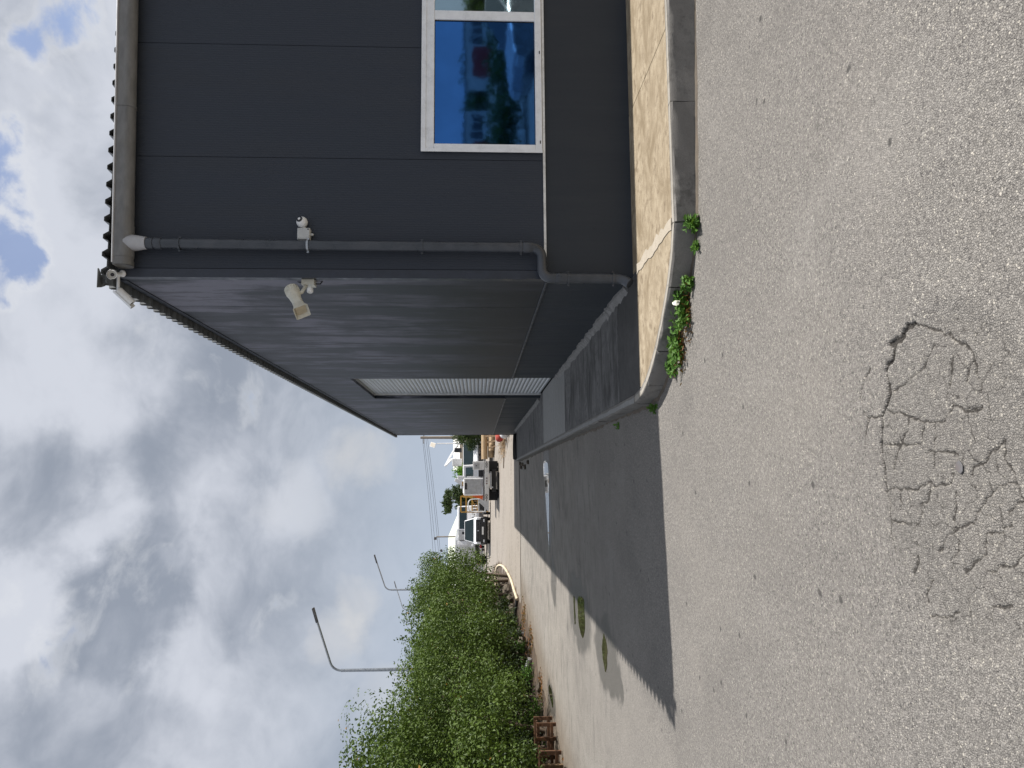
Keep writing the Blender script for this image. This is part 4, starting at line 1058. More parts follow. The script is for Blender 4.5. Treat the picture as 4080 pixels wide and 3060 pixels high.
# rusty frames at the road edge
def frame_box(name, loc, rz, w_, d_, h_, mat, label, slats=2):
    e = empty(name, loc, rz); tag(e, label, 'frame')
    t_ = .035
    for sx in (-1, 1):
        for sy in (-1, 1): MB().box(sx * w_ / 2 - t_, sx * w_ / 2 + t_, sy * d_ / 2 - t_, sy * d_ / 2 + t_, 0, h_ - .002).build('post', mat, e, bev=.004)
    for zz in (.06, h_):
        MB().box(-w_ / 2 - t_, w_ / 2 + t_, -d_ / 2 - t_ - .004, -d_ / 2 + t_ + .004, zz, zz + .06).build('rail', mat, e, bev=.004)
        MB().box(-w_ / 2 - t_, w_ / 2 + t_, d_ / 2 - t_ - .004, d_ / 2 + t_ + .004, zz, zz + .06).build('rail', mat, e, bev=.004)
    for k in range(slats):
        yk = -d_ / 2 + d_ * (k + 1) / (slats + 1)
        MB().box(-w_ / 2, w_ / 2, yk - .05, yk + .05, h_ + .004, h_ + .035).build('plank', mat, e, bev=.004)
    return e
frame_box('rusty_frame', gpt(-5.35, 16.75, .0), R(8), .62, .8, .34, 'rust_brown', 'rusty brown metal frame at the verge beside the muddy puddle')
frame_box('rusty_frame', gpt(-5.55, 15.7, .0), R(4), .75, 1.0, .36, 'rust_brown', 'middle rusty metal frame of the three on the verge', 3)
frame_box('rusty_frame', gpt(-5.75, 14.4, .0), R(-3), .8, 1.3, .33, 'old_wood', 'weathered brown wooden frame at the verge, farthest from the muddy puddle', 3)
o = MB().box(-.06, .06, -1.6, 1.6, 0, .10).build('timber_beam', 'old_wood', None, gpt(-6.25, 16.2, .02), bev=.006); o.rotation_euler = (0, 0, R(3)); tag(o, 'long dark timber beam on the soil behind the rusty frames', 'beam')

# ------------------------------------------------------------------ street lamps, pole and wires
def street_lamp(x, y, h_, arm, rz, label, r_=.06, base_z=None):
    e = empty('street_lamp', (x, y, hz(x, y)), rz); tag(e, label, 'street lamp', None)
    hb = h_ - .75
    pole = MB().tube([(0, 0, -.2), (0, 0, hb * .5), (0, 0, hb)], [r_ * 1.25, r_ * 1.05, r_ * .8], 10); pole.build('pole', 'galvanised', e, smooth=60)
    P = [Vector((0, 0, hb))]
    for k in range(1, 8):
        a = R(68) * k / 7; P.append(Vector((.38 * (1 - math.cos(a)), 0, hb + .38 * math.sin(a))))
    d_ = Vector((math.sin(R(68)), 0, math.cos(R(68)) * .9)).normalized(); P.append(P[-1] + d_ * (arm - .4))
    MB().tube(P, r_ * .62, 10).build('arm', 'galvanised', e, smooth=60)
    hd = P[-1]
    M = Matrix.Translation(hd) @ Matrix.Rotation(-math.atan2(d_.z, d_.x), 4, 'Y')
    MB().hexa([M @ Vector(p) for p in ((0, -.05, -.03), (.5, -.11, -.035), (.5, .11, -.035), (0, .05, -.03))], [M @ Vector(p) for p in ((0, -.05, .05), (.48, -.09, .03), (.48, .09, .03), (0, .05, .05))]).build('lamp_head', 'steel_dark', e, bev=.01)
    return e
street_lamp(-6.1, 26.0, 6.75, 1.75, R(4), 'grey curved-arm street lamp rising over the middle of the hedge')
street_lamp(-6.05, 44.0, 6.7, 1.7, R(4), 'grey curved-arm street lamp rising just past the end of the hedge', .055)
street_lamp(-9.4, 58.0, 6.75, 1.9, R(25), 'grey street lamp mostly hidden behind the hedge, only its arm showing', .055)
e = empty('flood_lamp', (3.3, 70, hz(3.3, 70))); tag(e, 'white lamp post with square flood panel beyond the timber poles', 'lamp')
MB().tube([(0, 0, 0), (0, 0, 2.5), (0, 0, 4.5)], [.07, .06, .05], 8).build('pole', 'white_paint', e, smooth=60)
M = Matrix.Translation((-.12, -.1, 4.85)) @ Matrix.Rotation(R(18), 4, 'Y') @ Matrix.Rotation(R(60), 4, 'X')
MB().box(-.22, .22, -.28, .28, -.03, .03, M).build('lamp_panel', 'pale_metal', e); MB().box(-.17, .17, -.22, .22, .031, .037, M).build('lamp_glass', 'beige_wall', e)
e = empty('twin_lamp', (-5.4, 75, hz(-5.4, 75))); tag(e, 'thin brown post with two small lamps above the white warehouse', 'lamp')
MB().tube([(0, 0, 0), (0, 0, 4.75)], .06, 8).build('pole', 'pole_wood', e, smooth=60)
MB().box(-.28, -.02, -.12, .12, 4.72, 4.98).build('lamp_head', 'steel_dark', e, bev=.02); MB().box(.1, .36, -.1, .1, 4.35, 4.55, Matrix.Rotation(R(-20), 4, 'Y')).build('lamp_head', 'steel_dark', e, bev=.02)
e = empty('utility_pole', (4.95, 90, hz(5, 90))); tag(e, 'weathered wooden utility pole carrying wires beside the building end', 'utility pole')
MB().tube([(0, 0, 0), (0, 0, 4), (0, 0, 7.45)], [.2, .18, .15], 10).build('pole', 'pole_wood', e, smooth=60)
MB().box(-.7, .7, -.06, .06, 7.0, 7.1).build('crossarm', 'pole_wood', e)
for i, (z0_, z1_) in enumerate(((7.95, 6.75), (7.8, 6.45), (7.55, 6.1), (7.35, 5.9))):
    pts = [(5.14 + (-14 - 5.14) * t, 90 + 2 * t, z0_ + (z1_ - z0_) * t * 1.35 - .7 * t * (1 - t)) for t in np.linspace(0, 1, 14)]
    o = MB().tube(pts, .016, 5).build('power_line', 'black_rubber'); tag(o, 'thin sagging power wire strung from the wooden utility pole', 'wire', 'wires from the utility pole')

# ------------------------------------------------------------------ vehicles
YZ = Matrix(((0, 0, 1, 0), (1, 0, 0, 0), (0, 1, 0, 0), (0, 0, 0, 1)))     # (a, b, c) -> x=c, y=a, z=b
def panel(q4, off=.006, th=.012, inset_=.06):
    q = [Vector(p) for p in q4]; c = sum(q, Vector()) / 4
    q = [p.lerp(c, inset_) for p in q]; nrm = (q[1] - q[0]).cross(q[3] - q[0]).normalized()
    a = [p + nrm * (off - th) for p in q]; b = [p + nrm * off for p in q]
    return MB().add(a + b, [(3, 2, 1, 0), (4, 5, 6, 7), (0, 1, 5, 4), (1, 2, 6, 5), (2, 3, 7, 6), (3, 0, 4, 7)])
def wheel(e, x, y, r_, w_=.22):
    t_ = MB().lathe([(r_ * .62, -w_ / 2), (r_ * .93, -w_ / 2), (r_, -w_ * .34), (r_, w_ * .34), (r_ * .93, w_ / 2), (r_ * .62, w_ / 2)], (x, y, r_), (1, 0, 0), 24).build('wheel', 'black_rubber', e, smooth=35)
    MB().lathe([(0, -w_ * .42), (r_ * .6, -w_ * .46), (r_ * .62, -w_ * .2), (r_ * .62, w_ * .2), (r_ * .6, w_ * .46), (0, w_ * .42)], (x, y, r_), (1, 0, 0), 18, False).build('rim', 'grey_metal', t_, smooth=35)
def car(name, label, loc, rz, paint, prof, W, cab, wheels, r_=.34, cat='car', rear_lamps=True, group=None, belt=None):
    """prof: side outline (y, z) of the lower body; cab: (y rear base, y front base, y rear top, y front top, z base, z top, half base, half top)"""
    e = empty(name, loc, rz); tag(e, label, cat, group)
    b = MB().prism(prof, -W / 2, W / 2, YZ).build('body', paint, e, bev=.06, segs=3)
    yr, yf, ytr, ytf, z0, z1, hb, ht = cab
    B = [Vector((-hb, yr, z0)), Vector((hb, yr, z0)), Vector((hb, yf, z0)), Vector((-hb, yf, z0))]; T = [Vector((-ht, ytr, z1)), Vector((ht, ytr, z1)), Vector((ht, ytf, z1)), Vector((-ht, ytf, z1))]
    MB().hexa(B, T).build('cabin', paint, e, bev=.05, segs=3)
    panel([B[2], B[3], T[3], T[2]], .008, .012, .07).build('windscreen', 'car_glass', e)
    panel([B[0], B[1], T[1], T[0]], .008, .012, .10).build('rear_window', 'car_glass', e)
    for s_, (a, c_, d_, f_) in ((1, (B[1], B[2], T[2], T[1])), (-1, (B[3], B[0], T[0], T[3]))):
        m0 = a.lerp(c_, .5); m1 = f_.lerp(d_, .5)
        panel([a, m0, m1, f_], .008, .012, .10).build('side_window', 'car_glass', e); panel([m0, c_, d_, m1], .008, .012, .10).build('side_window', 'car_glass', e)
    for x in (-W / 2 + .12, W / 2 - .12):
        for y in wheels: wheel(e, x, y, r_)
    ymax = max(p[0] for p in prof); ymin = min(p[0] for p in prof); zb = z0
    for s_ in (-1, 1):
        MB().box(s_ * (W / 2 - .2) - .17, s_ * (W / 2 - .2) + .17, ymax - .12, ymax + .008, zb - .34, zb - .16).build('headlight', 'lamp_clear', e, bev=.02)
        MB().box(s_ * (W / 2 - .12) - .10, s_ * (W / 2 - .12) + .10, ymin - .008, ymin + .1, zb - .40, zb - .12).build('tail_light', 'lamp_red', e, bev=.02)
        MB().box(s_ * (W / 2 + .1) - .09, s_ * (W / 2 + .1) + .09, yf - .35, yf - .25, z0 + .02, z0 + .18).build('mirror', paint, e, bev=.03)
    MB().box(-.26, .26, ymin - .012, ymin, .52, .63).build('number_plate', 'plate_white', e)
    return e
# white pickup facing us
pk = car('pickup_truck', 'white pickup truck with black grille facing the yard', (-3.55, 52.6 + 2.7, hz(-3.5, 53.5) + .015), R(180 + 3), 'white_paint',
         [(-2.6, .50), (2.3, .44), (2.56, .60), (2.60, .92), (2.48, 1.06), (1.3, 1.14), (-2.6, 1.10)], 1.80, (-1.0, 1.35, -.8, .60, 1.09, 1.78, .86, .68), (-1.55, 1.6), .37, cat='pickup')
MB().box(-.74, .74, 2.50, 2.625, .66, .98).build('grille', 'black_plastic', pk, bev=.02)
MB().box(-.88, .88, 2.45, 2.66, .30, .66).build('bumper', 'black_plastic', pk, bev=.03)
MB().box(-.85, .85, 2.2, 2.5, .20, .34).build('skid_plate', 'black_rubber', pk, bev=.02)
for zz in (.74, .84): MB().box(-.6, .6, 2.626, 2.634, zz, zz + .02).build('grille_bar', 'steel_dark', pk)
MB().add([(0, 2.64, .90), (.045, 2.64, .83), (0, 2.64, .76), (-.045, 2.64, .83), (0, 2.648, .90), (.045, 2.648, .83), (0, 2.648, .76), (-.045, 2.648, .83)], [(0, 1, 5, 4), (1, 2, 6, 5), (2, 3, 7, 6), (3, 0, 4, 7), (4, 5, 6, 7)]).build('emblem', 'chrome', pk)
MB().box(-.26, .26, 2.662, 2.672, .46, .57).build('number_plate', 'plate_white', pk)
for s_ in (-1, 1): MB().box(s_ * .68 - .09, s_ * .68 + .09, 2.662, 2.67, .40, .48).build('fog_lamp', 'lamp_clear', pk)
for s_ in (-.38, .38):       # seats behind the windscreen
    MB().box(s_ - .2, s_ + .2, .2, .32, 1.1, 1.5).build('seat', 'steel_dark', pk, bev=.05)
# silver and red cars farther off
car('silver_hatchback', 'small silver hatchback seen from behind past the hedge end', (-8.35, 86, hz(-8, 86)), R(4), 'silver_paint', [(-1.9, .35), (1.9, .3), (2.0, .6), (1.9, .85), (1.1, .98), (-1.95, .98)], 1.68, (-1.85, 1.1, -1.45, .35, .96, 1.5, .80, .62), (-1.2, 1.25), .31, cat='car')
car('red_car', 'dark red car partly hidden between the pickup and silver hatchback', (-6.75, 90, hz(-7, 90)), R(-3), 'red_paint', [(-2.0, .35), (2.0, .3), (2.1, .6), (2.0, .85), (1.1, .95), (-2.05, .95)], 1.72, (-1.5, 1.1, -1.0, .35, .93, 1.45, .82, .64), (-1.25, 1.3), .32, cat='car')
# flatbed service truck seen from behind
tk = empty('flatbed_truck', (-.06, 41.3, hz(0, 41.3) + .015), R(-1.5)); tag(tk, 'white flatbed service truck with grey lamp beam seen from behind', 'truck')
MB().box(-1.065, 1.065, -.05, .03, .56, .78).build('lamp_beam', 'pale_metal', tk, bev=.01)
for x, zz, r_ in ((.91, .70, .06), (.775, .70, .06), (-.76, .70, .06), (-.905, .70, .06), (.15, .68, .034), (0, .68, .034), (-.13, .68, .034), (1.02, .70, .025), (-1.02, .70, .025)):
    k = MB().lathe([(r_ * .62, 0), (r_, 0), (r_, .02), (r_ * .62, .02)], (x, -.05, zz), (0, -1, 0), 18, False).build('lamp_ring', 'black_rubber', tk)
    MB().lathe([(0, 0), (r_ * .62, 0), (r_ * .62, .012), (0, .016)], (x, -.05, zz), (0, -1, 0), 16, False).build('lamp_lens', 'lamp_red' if r_ < .05 else 'pale_metal', k)
MB().box(-1.04, 1.04, .03, 3.3, .80, .88).build('tray_floor', 'steel_dark', tk, bev=.01)
for s_ in (-.42, .42): MB().box(s_ - .06, s_ + .06, .03, 5.4, .50, .78).build('chassis_rail', 'black_rubber', tk)
for x in (-.86, -.6, .6, .86): wheel(tk, x, 1.1, .36, .22)
for x in (-.80, .80): wheel(tk, x, 4.5, .36, .22)
for s_ in (-1, 1):
    MB().box(s_ * .80 - .26, s_ * .80 + .26, .62, .64, .08, .60).build('mud_flap', 'black_rubber', tk)
    MB().box(s_ * .80 - .28, s_ * .80 + .28, .64, 1.6, .74, .78).build('wheel_arch', 'black_rubber', tk)
MB().box(-.38, .43, -.02, .03, .42, .48).box(.36, .43, -.021, .031, .48, .56).box(-.38, -.30, -.021, .031, .34, .56).build('tow_step', 'grey_metal', tk, bev=.005)
MB().box(-.6, .6, .1, .5, .18, .42).build('spare_wheel_cradle', 'black_rubber', tk, bev=.03)
bx = MB().box(.60, 1.05, .0, .75, .82, 1.42).build('tool_locker', 'pale_metal', tk, bev=.015)
MB().box(.66, .96, -.012, -.001, 1.06, 1.36).build('locker_door', 'grey_metal', bx, bev=.008); MB().box(.79, .83, -.03, -.013, 1.20, 1.26).build('latch', 'black_plastic', bx)
MB().box(.22, .58, .1, .5, .885, 1.12).build('battery_box', 'black_plastic', tk, bev=.02)
B = [Vector(p) for p in ((-.9, 3.5, .62), (.9, 3.5, .62), (.9, 5.3, .62), (-.9, 5.3, .62))]; T = [Vector(p) for p in ((-.82, 3.55, 2.02), (.82, 3.55, 2.02), (.82, 4.9, 2.02), (-.82, 4.9, 2.02))]
MB().hexa(B, T).build('cab', 'white_paint', tk, bev=.06, segs=3)
panel([Vector((-.72, 3.512, 1.42)), Vector((.72, 3.512, 1.42)), Vector((.70, 3.535, 1.86)), Vector((-.70, 3.535, 1.86))], .010, .012, .02).build('rear_window', 'car_glass', tk)
panel([B[1].lerp(T[1], .58), B[2].lerp(T[2], .58), T[2], T[1]], .012, .02, .1).build('side_window', 'car_glass', tk); panel([B[3].lerp(T[3], .58), B[0].lerp(T[0], .58), T[0], T[3]], .012, .02, .1).build('side_window', 'car_glass', tk)
panel([B[2].lerp(T[2], .55), B[3].lerp(T[3], .55), T[3], T[2]], .012, .02, .07).build('windscreen', 'car_glass', tk)
# ladder frame carrying a grey mesh screen
fr = MB().tube([(.12, .12, .88), (.12, .12, 1.9)], .045, 8).tube([(-.73, .12, .88), (-.73, .12, 1.9)], .045, 8).tube([(-.73, .12, 1.88), (.12, .12, 1.88)], .04, 8).build('screen_frame', 'white_paint', tk, smooth=50)
MB().box(-.69, .08, .10, .125, .95, 1.83).build('screen_panel', 'grey_metal', fr); MB().box(-.45, -.1, .08, .1, 1.74, 1.86).build('screen_handle', 'black_plastic', fr, bev=.01)
MB().box(.16, .24, .4, .5, .9, 1.75).build('lifting_post', 'white_paint', tk, bev=.01)
cr = MB().hexa([Vector(p) for p in ((-.35, .6, 1.92), (-.05, .6, 1.92), (-.05, .9, 1.92), (-.35, .9, 1.92))], [Vector(p) for p in ((-.02, .6, 2.42), (.16, .6, 2.38), (.16, .9, 2.38), (-.02, .9, 2.42))]).build('crane_arm', 'white_paint', tk, bev=.02)
MB().box(.06, .26, .62, .88, 1.88, 2.26).build('crane_joint', 'white_paint', cr, bev=.02); MB().box(-.42, -.18, .6, .9, 1.88, 2.1).build('crane_foot', 'white_paint', cr, bev=.02); MB().box(-.28, -.05, .58, .599, 1.9, 2.0).build('hazard_strip', 'yellow_paint', cr)
MB().box(-.35, .12, .6, .9, .88, 1.9).build('crane_column', 'white_paint', tk, bev=.02)
o = MB().lathe([(.13, 0), (.13, .03), (.10, .035), (.028, .56), (0, .56)], (0, 0, 0), (0, 0, 1), 18).build('traffic_cone', 'orange_plastic', None, (-.94, 41.5, hz(0, 41.5) + .90), smooth=40); o.rotation_euler = (0, R(8), 0)
tag(o, 'orange traffic cone standing on the flatbed truck tray', 'cone')
# white boom van behind the timber poles
vn = car('boom_van', 'white van with folded lifting boom on its roof, facing the yard', (1.72, 52.2, hz(1.7, 50)), R(181), 'white_paint', [(-2.4, .5), (2.1, .42), (2.35, .6), (2.35, 1.0), (2.2, 1.16), (1.7, 1.24), (-2.4, 1.24)], 1.80, (-2.35, 1.72, -2.3, 1.15, 1.22, 1.92, .88, .78), (-1.5, 1.45), .34, cat='van')
MB().box(-.6, .6, 2.33, 2.37, .62, .92).build('grille', 'black_plastic', vn, bev=.02)
for zz in (.70, .80): MB().box(-.5, .5, 2.371, 2.38, zz, zz + .03).build('grille_bar', 'chrome', vn)
M = Matrix.Translation((0, -.6, 2.5))
bo = MB().tube([(-.75, -1.2, 2.35), (.1, -1.1, 2.85), (.75, -1.1, 3.2)], .085, 6).build('boom', 'white_paint', vn)
MB().tube([(.75, -1.1, 3.2), (.3, -1.0, 2.75), (.1, -.9, 2.3)], .07, 6).build('upper_boom', 'white_paint', bo)
MB().box(.25, .75, -1.3, -.7, 2.05, 2.7).build('bucket', 'pale_metal', vn, bev=.03); MB().box(-.5, -.2, -1.3, -1.0, 2.05, 2.55).build('turret', 'black_plastic', vn, bev=.03)
# white cab-over truck and aerial lift beyond the pickup
co = empty('cabover_truck', (-2.95, 60, hz(-3, 60)), R(180 + 6)); tag(co, 'white cab-over lorry parked behind the white pickup', 'lorry')
B = [Vector(p) for p in ((-.95, -.9, .7), (.95, -.9, .7), (.95, .9, .7), (-.95, .9, .7))]; T = [Vector(p) for p in ((-.9, -.9, 2.35), (.9, -.9, 2.35), (.9, .65, 2.35), (-.9, .65, 2.35))]
MB().hexa(B, T).build('cab', 'white_paint', co, bev=.06, segs=3)
panel([B[2].lerp(T[2], .55), B[3].lerp(T[3], .55), B[3].lerp(T[3], .93), B[2].lerp(T[2], .93)], .012, .02, .10).build('windscreen', 'car_glass', co)
panel([B[1].lerp(T[1], .55), B[2].lerp(T[2], .55), T[2], T[1]], .012, .02, .1).build('side_window', 'car_glass', co); panel([B[3].lerp(T[3], .55), B[0].lerp(T[0], .55), T[0], T[3]], .012, .02, .1).build('side_window', 'car_glass', co)
for k in range(7): MB().box(-.62 + k * .18, -.54 + k * .18, .895, .912, 1.02, 1.26).build('grille_slot', 'black_plastic', co)
MB().box(-.98, .98, .8, 1.0, .38, .70).build('bumper', 'steel_dark', co, bev=.03); MB().box(-.9, .9, -4.6, -1.0, .75, .95).build('deck', 'grey_metal', co)
for s_ in (-1, 1):
    MB().box(s_ * .75 - .15, s_ * .75 + .15, .985, 1.01, .46, .60).build('headlight', 'lamp_clear', co)
    wheel(co, s_ * .8, .1, .4, .25); wheel(co, s_ * .8, -3.4, .4, .25)
    MB().box(s_ * 1.12 - .1, s_ * 1.12 + .1, .6, .68, 1.55, 2.0).build('mirror', 'black_plastic', co, bev=.02)
al = empty('aerial_lift', (-4.1, 63, hz(-4, 63)), R(10)); tag(al, 'white aerial lift with folded arms and bucket behind the white pickup', 'aerial lift')
MB().box(-.9, .9, -2.2, 2.2, .6, 1.0).build('chassis', 'steel_dark', al, bev=.02)
for x in (-.8, .8):
    for y_ in (-1.5, 1.5): wheel(al, x, y_, .4, .26)
MB().box(-.35, .35, -.4, .4, 1.0, 1.8).build('turret', 'white_paint', al, bev=.04)
ar = MB().tube([(.1, 0, 1.7), (.95, .1, 2.15), (1.15, .1, 2.2)], .13, 4).build('lower_arm', 'white_paint', al); MB().tube([(1.1, .15, 2.2), (0, .3, 2.45), (-.7, .3, 2.5)], .11, 4).build('upper_arm', 'white_paint', ar)
MB().box(-.75, .05, -.3, .4, 1.85, 2.35).build('bucket', 'grey_metal', al, bev=.03); MB().box(-1.1, -.8, -.2, .4, 1.6, 2.4).build('control_box', 'white_paint', al, bev=.03); MB().box(.35, .85, -.2, .3, 1.3, 1.75).build('hose_reel', 'black_plastic', al, bev=.04)
bt = empty('box_truck', (-6.0, 68, hz(-6, 68)), R(2)); tag(bt, 'white box-bodied truck standing behind the pickup by the hedge end', 'truck')
MB().box(-1.15, 1.15, -2.5, 2.5, 1.0, 2.7).build('box_body', 'white_paint', bt, bev=.03); MB().box(-1.0, 1.0, 2.6, 4.1, .6, 2.2).build('cab', 'white_paint', bt, bev=.08)
MB().box(-1.12, 1.12, -2.53, -2.505, 1.05, 2.35).build('rear_door', 'pale_metal', bt); MB().box(-1.0, 1.0, -2.55, 2.5, .7, .98).build('chassis', 'black_rubber', bt)
for x in (-.9, .9):
    for y_ in (-1.4, 3.2): wheel(bt, x, y_, .42, .26)
# hooped trailer and yellow racks between truck and pickup
hp_ = empty('hooped_trailer', (-1.72, 52.6, hz(-1.7, 52.6) + .015), R(5)); tag(hp_, 'small grey trailer with rounded tube hoop between truck and pickup', 'trailer')
MB().tube(smooth_path([(-.42, 0, .45), (-.42, 0, 1.2), (-.3, 0, 1.46), (0, 0, 1.52), (.3, 0, 1.46), (.42, 0, 1.2), (.42, 0, .45)]), .035, 8).build('hoop', 'pale_metal', hp_, smooth=60)
MB().box(-.46, .46, -.03, 1.4, .30, .42).build('bed', 'grey_metal', hp_, bev=.01); MB().prism([(-.44, .12), (.44, .12), (.44, .78), (.2, .78)], -.06, -.03, Matrix(((1, 0, 0, 0), (0, 0, 1, 0), (0, 1, 0, 0), (0, 0, 0, 1)))).build('tail_panel', 'grey_metal', hp_)
MB().box(-.40, .40, -.02, .02, .80, .86).build('crossbar', 'pale_metal', hp_); MB().box(-.32, .1, .1, .5, .42, .75).build('toolbox', 'black_plastic', hp_, bev=.02)
for x in (-.5, .5): wheel(hp_, x, .7, .28, .16)
def rack(x, y, w_, h0, h1, label):
    e = empty('yellow_rack', (x, y, hz(x, y)), R(4)); tag(e, label, 'rack')
    for sx in (-1, 1):
        for sy in (0, .9): MB().box(sx * w_ / 2 - .035, sx * w_ / 2 + .035, sy - .035, sy + .035, 0, h1).build('upright', 'yellow_paint', e)
    for zz in (h0, h0 * .67 + h1 * .33, h0 * .33 + h1 * .67, h1 - .04):
        for sy in (0, .9): MB().box(-w_ / 2, w_ / 2, sy - .05, sy - .036, zz, zz + .08).build('beam', 'yellow_paint', e)
    for k in range(4): MB().box(-w_ / 2 + .1 + k * .22, -w_ / 2 + .2 + k * .22, .05, .8, h0 + .1, h0 + .1 + .25 + .1 * (k % 3)).build('stored_timber', 'old_wood', e)
    MB().tube([(-w_ / 2, -.06, h0), (w_ / 2, -.06, (h0 + h1) / 2)], .022, 6).build('brace', 'yellow_paint', e)
    return e
rack(-1.75, 57, 1.15, .75, 2.05, 'yellow steel rack of timber seen through the trailer hoop')
rack(-.9, 60, .8, .9, 1.9, 'yellow steel rack beyond the orange cone')
# timber poles stacked beyond the building
for i, (x0, x1, y_, dz_, r_) in enumerate(((1.25, 5.4, 46.8, .62, .19), (1.35, 5.6, 46.9, .22, .19), (1.75, 5.6, 46.45, .20, .17), (2.1, 5.4, 46.2, .16, .15), (1.9, 5.6, 47.3, .2, .2))):
    z_ = hz(2, y_) + dz_
    o = MB().tube([(x0, y_, z_), ((x0 + x1) / 2, y_ + .03, z_ + .01), (x1, y_ + .05, z_)], [r_, r_ * 1.02, r_ * .97], 14).build('timber_pole', 'log_wood', smooth=50)
    tag(o, ['topmost thick timber pole lying on the stack beyond the building', 'thick timber pole right under the topmost one of the stack', 'shorter timber pole in the bottom of the stack', 'thinnest timber pole lying in front of the stack', 'timber pole at the back of the stack, mostly hidden'][i], 'timber pole')
for i in range(3):
    o = MB().box(-.05, .05, -.02, .02, 0, .55 + .1 * i).build('plank_offcut', 'old_wood', None, (2.0 + .3 * i, 45.6, hz(2, 45.6))); o.rotation_euler = (R(-38), R(8 * (i - 2)), 0)
    tag(o, 'short plank offcut leaning on the timber stack', 'plank', 'planks leaning on the timber stack')
# heap of bagged rubbish at the end of the building
def sack(loc, s_, mat, label, seed):
    o = rock('rubbish_sack', loc, s_, label, mat, seed, cat='sack'); 
    for p in o.data.polygons: p.use_smooth = True
    return o
sack((1.98, 33.6, hz(2, 33.6) + .22), (.20, .2, .22), 'white_cloth', 'white sack in the rubbish heap by the building end', 3)
sack((1.93, 34.6, hz(2, 34.6) + .36), (.24, .22, .20), 'red_cloth', 'dark red sack lying on top of the rubbish heap', 4)
sack((2.1, 33.0, hz(2, 33) + .14), (.18, .18, .16), 'black_rubber', 'black sack at the bottom of the rubbish heap', 5)
sack((2.4, 35.4, hz(2, 35.4) + .5), (.5, .4, .35), 'old_wood', 'brown heap of waste behind the coloured sacks', 6)
o = MB().box(-.03, .03, -1.2, 1.2, 0, .05).build('timber_batten', 'old_wood', None, (1.55, 36.5, hz(1.5, 36.5) + .02)); o.rotation_euler = (0, 0, R(55)); tag(o, 'loose wooden batten on the concrete near the rubbish heap', 'batten')
# dry straw on the concrete before the heap
RNG = np.random.default_rng(9); n = 700
P = np.stack([RNG.normal(1.65, .28, n), RNG.normal(37.5, 1.6, n), np.zeros(n)], -1); P[:, 2] = H(P[:, 0], P[:, 1]) + .03
v, f = leaves(P, unit(RNG.normal(size=(n, 3)) * .3 + [0, 0, 1]), RNG.uniform(.1, .3, n), .1, .12)
tag(npmesh('straw', v, f, 'log_wood'), 'pale straw litter strewn on the concrete by the heap', kind='stuff', cat='straw')

# ------------------------------------------------------------------ trees and buildings beyond
tree('far_tree', 'dark green spreading tree behind the stacked timber poles', 3.35, 49.3, 1.65, 2.55, 90, 9000, 'leaf_dark', .2, (.08, .16), .4)
tree('far_tree', 'bright lime green bush showing above the flatbed truck', .8, 76, .8, 2.85, 91, 2500, 'leaf_lime', 1.2, (.1, .18), .3)
tree('far_tree', 'dark tree clump rising behind the flatbed truck screen', -1.7, 96, 1.5, 4.0, 92, 5000, 'leaf_dark', .5, (.16, .28), .5)
tree('far_tree', 'second dark tree beside the clump behind the yellow racks', -3.1, 99, 1.2, 3.4, 94, 4000, 'leaf_dark', .4, (.16, .28), .45)
tree('far_tree', 'dark shrub at the left foot of the umbrella pine', -5.0, 104, 1.3, 3.4, 95, 3500, 'leaf_dark', .4, (.16, .28), .45)
tree('umbrella_pine', 'flat-topped umbrella pine standing behind the parked vehicles', -3.3, 112, 1.95, 5.6, 93, 7000, 'leaf_dark', 4.45, (.16, .28), .40, flat=.95)
wh = empty('warehouse', (-10, 106, hz(-10, 106))); tag(wh, 'long white warehouse with pale lime hipped roof behind the hedge', 'building')
MB().box(-5, 5.2, -4, 4, 0, 3.35).build('wall', 'white_wall', wh)
MB().add([(-5.4, -4.4, 3.36), (5.6, -4.4, 3.36), (5.6, 4.4, 3.36), (-5.4, 4.4, 3.36), (-3, 0, 4.75), (2.4, 0, 4.75)], [(0, 1, 5, 4), (1, 2, 5), (2, 3, 4, 5), (3, 0, 4), (3, 2, 1, 0)]).build('roof', 'lime_roof', wh)
for k in range(4): MB().box(-4 + k * 2.4, -2.8 + k * 2.4, -4.03, -4.002, 1.4, 2.5).build('window', 'far_window', wh)
hs = empty('far_house', (4.0, 112, hz(4, 112))); tag(hs, 'small white gabled house beyond the boom van', 'building')
MB().box(-2.3, 2.3, -2, 2, 0, 3.3).build('wall', 'beige_wall', hs)
MB().add([(-2.6, -2.3, 3.3), (2.6, -2.3, 3.3), (2.6, 2.3, 3.3), (-2.6, 2.3, 3.3), (-2.6, 0, 4.3), (2.6, 0, 4.3)], [(0, 1, 5, 4), (2, 3, 4, 5), (1, 2, 5), (3, 0, 4), (3, 2, 1, 0)]).build('roof', 'white_wall', hs)
for k in range(2): MB().box(-1.4 + k * 1.8, -.6 + k * 1.8, -2.03, -2.002, 1.2, 2.4).build('window', 'far_window', hs)
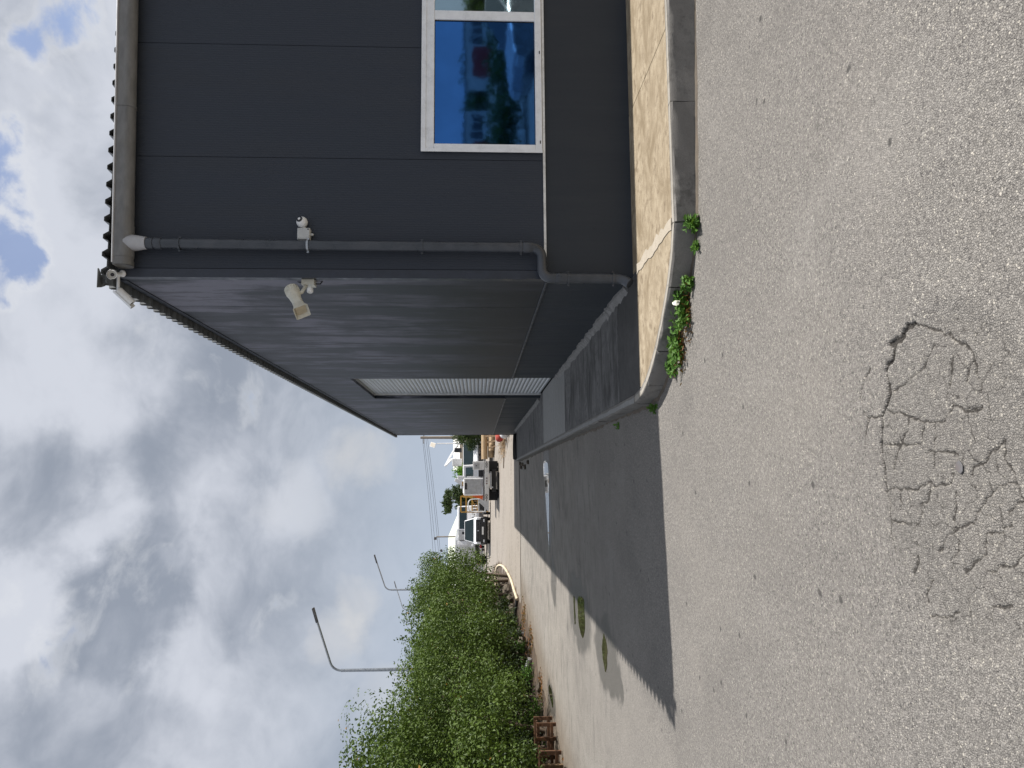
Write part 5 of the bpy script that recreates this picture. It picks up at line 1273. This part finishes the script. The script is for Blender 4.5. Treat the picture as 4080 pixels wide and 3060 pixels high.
for i, (x, y_, w_, h_, lab, mt_) in enumerate(((9, 130, 10, 3.8, 'low beige block far beyond the utility pole', 'beige_wall'), (-16, 135, 16, 4.2, 'low white block far behind the warehouse', 'white_wall'), (-1.5, 140, 7, 3.0, 'far low pale shed between the dark trees', 'white_wall'))):
    e = empty('far_building', (x, y_, hz(x, y_))); tag(e, lab, 'building')
    MB().box(-w_ / 2, w_ / 2, -3, 3, 0, h_).build('wall', mt_, e); MB().box(-w_ / 2 - .2, w_ / 2 + .2, -3.2, 3.2, h_, h_ + .25).build('roof', 'roof_sheet', e)
    for k in range(4): MB().box(-w_ * .4 + k * w_ * .22, -w_ * .4 + k * w_ * .22 + w_ * .1, -3.03, -3.002, 1.2, 2.4).build('window', 'far_window', e)
for i in range(14):
    x = -60 + i * 9 + random.uniform(-2, 2)
    tree('distant_tree', 'dark rounded tree in the distant tree belt', x, 165 + random.uniform(-6, 6), 4.6, 4.3 + random.random(), 120 + i, 1600, 'leaf_dark', .3, (.5, .9), 1.2, 40, group='distant tree belt', sprays=0)

# ------------------------------------------------------------------ behind the camera: what the blue window mirrors
car('parked_suv', 'silver car parked across the yard, mirrored in the window', (11.0, -2.6, hz(11, -2.6)), R(90), 'silver_paint', [(-2.2, .4), (2.0, .34), (2.25, .6), (2.2, .85), (1.2, .98), (-2.2, 1.0)], 1.8, (-2.0, 1.2, -1.6, .4, .96, 1.45, .86, .68), (-1.4, 1.4), .34, cat='car')
for i in range(5):
    tree('yard_shrub', 'dark shrub in the row across the yard, mirrored in the window', 8.5 + i * 3.2, -10.5 - .4 * (i % 2), 2.0, 1.3, 150 + i, 3500, 'leaf_dark', .15, (.09, .16), .45, group='shrubs across the yard', sprays=6)
for i, (x, lab) in enumerate(((43, 'white and red site cabin far across the yard, mirrored in the window'), (33, 'second white and red site cabin beside another across the yard'))):
    e = empty('site_cabin', (x, -60, hz(x, -60))); tag(e, lab, 'cabin')
    MB().box(-3.2, 3.2, -1.5, 1.5, .2, 2.7).build('wall', 'white_wall', e); MB().box(-3.2, 0, 1.502, 1.53, .2, 2.0).build('red_panel', 'red_wall', e)
    for k in range(3): MB().box(.3 + k * .9, 1.0 + k * .9, 1.502, 1.53, 1.1, 2.2).build('window', 'far_window', e)
    MB().box(-3.4, 3.4, -1.7, 1.7, 2.7, 2.85).build('roof', 'roof_sheet', e)
for i in range(10):
    tree('yard_tree', 'dark tree in the belt far across the yard', 14 + i * 7, -72 - 3 * (i % 3), 4.6, 3.0, 170 + i, 1200, 'leaf_dark', .3, (.5, .9), 1.2, 40, group='tree belt across the yard', sprays=0)
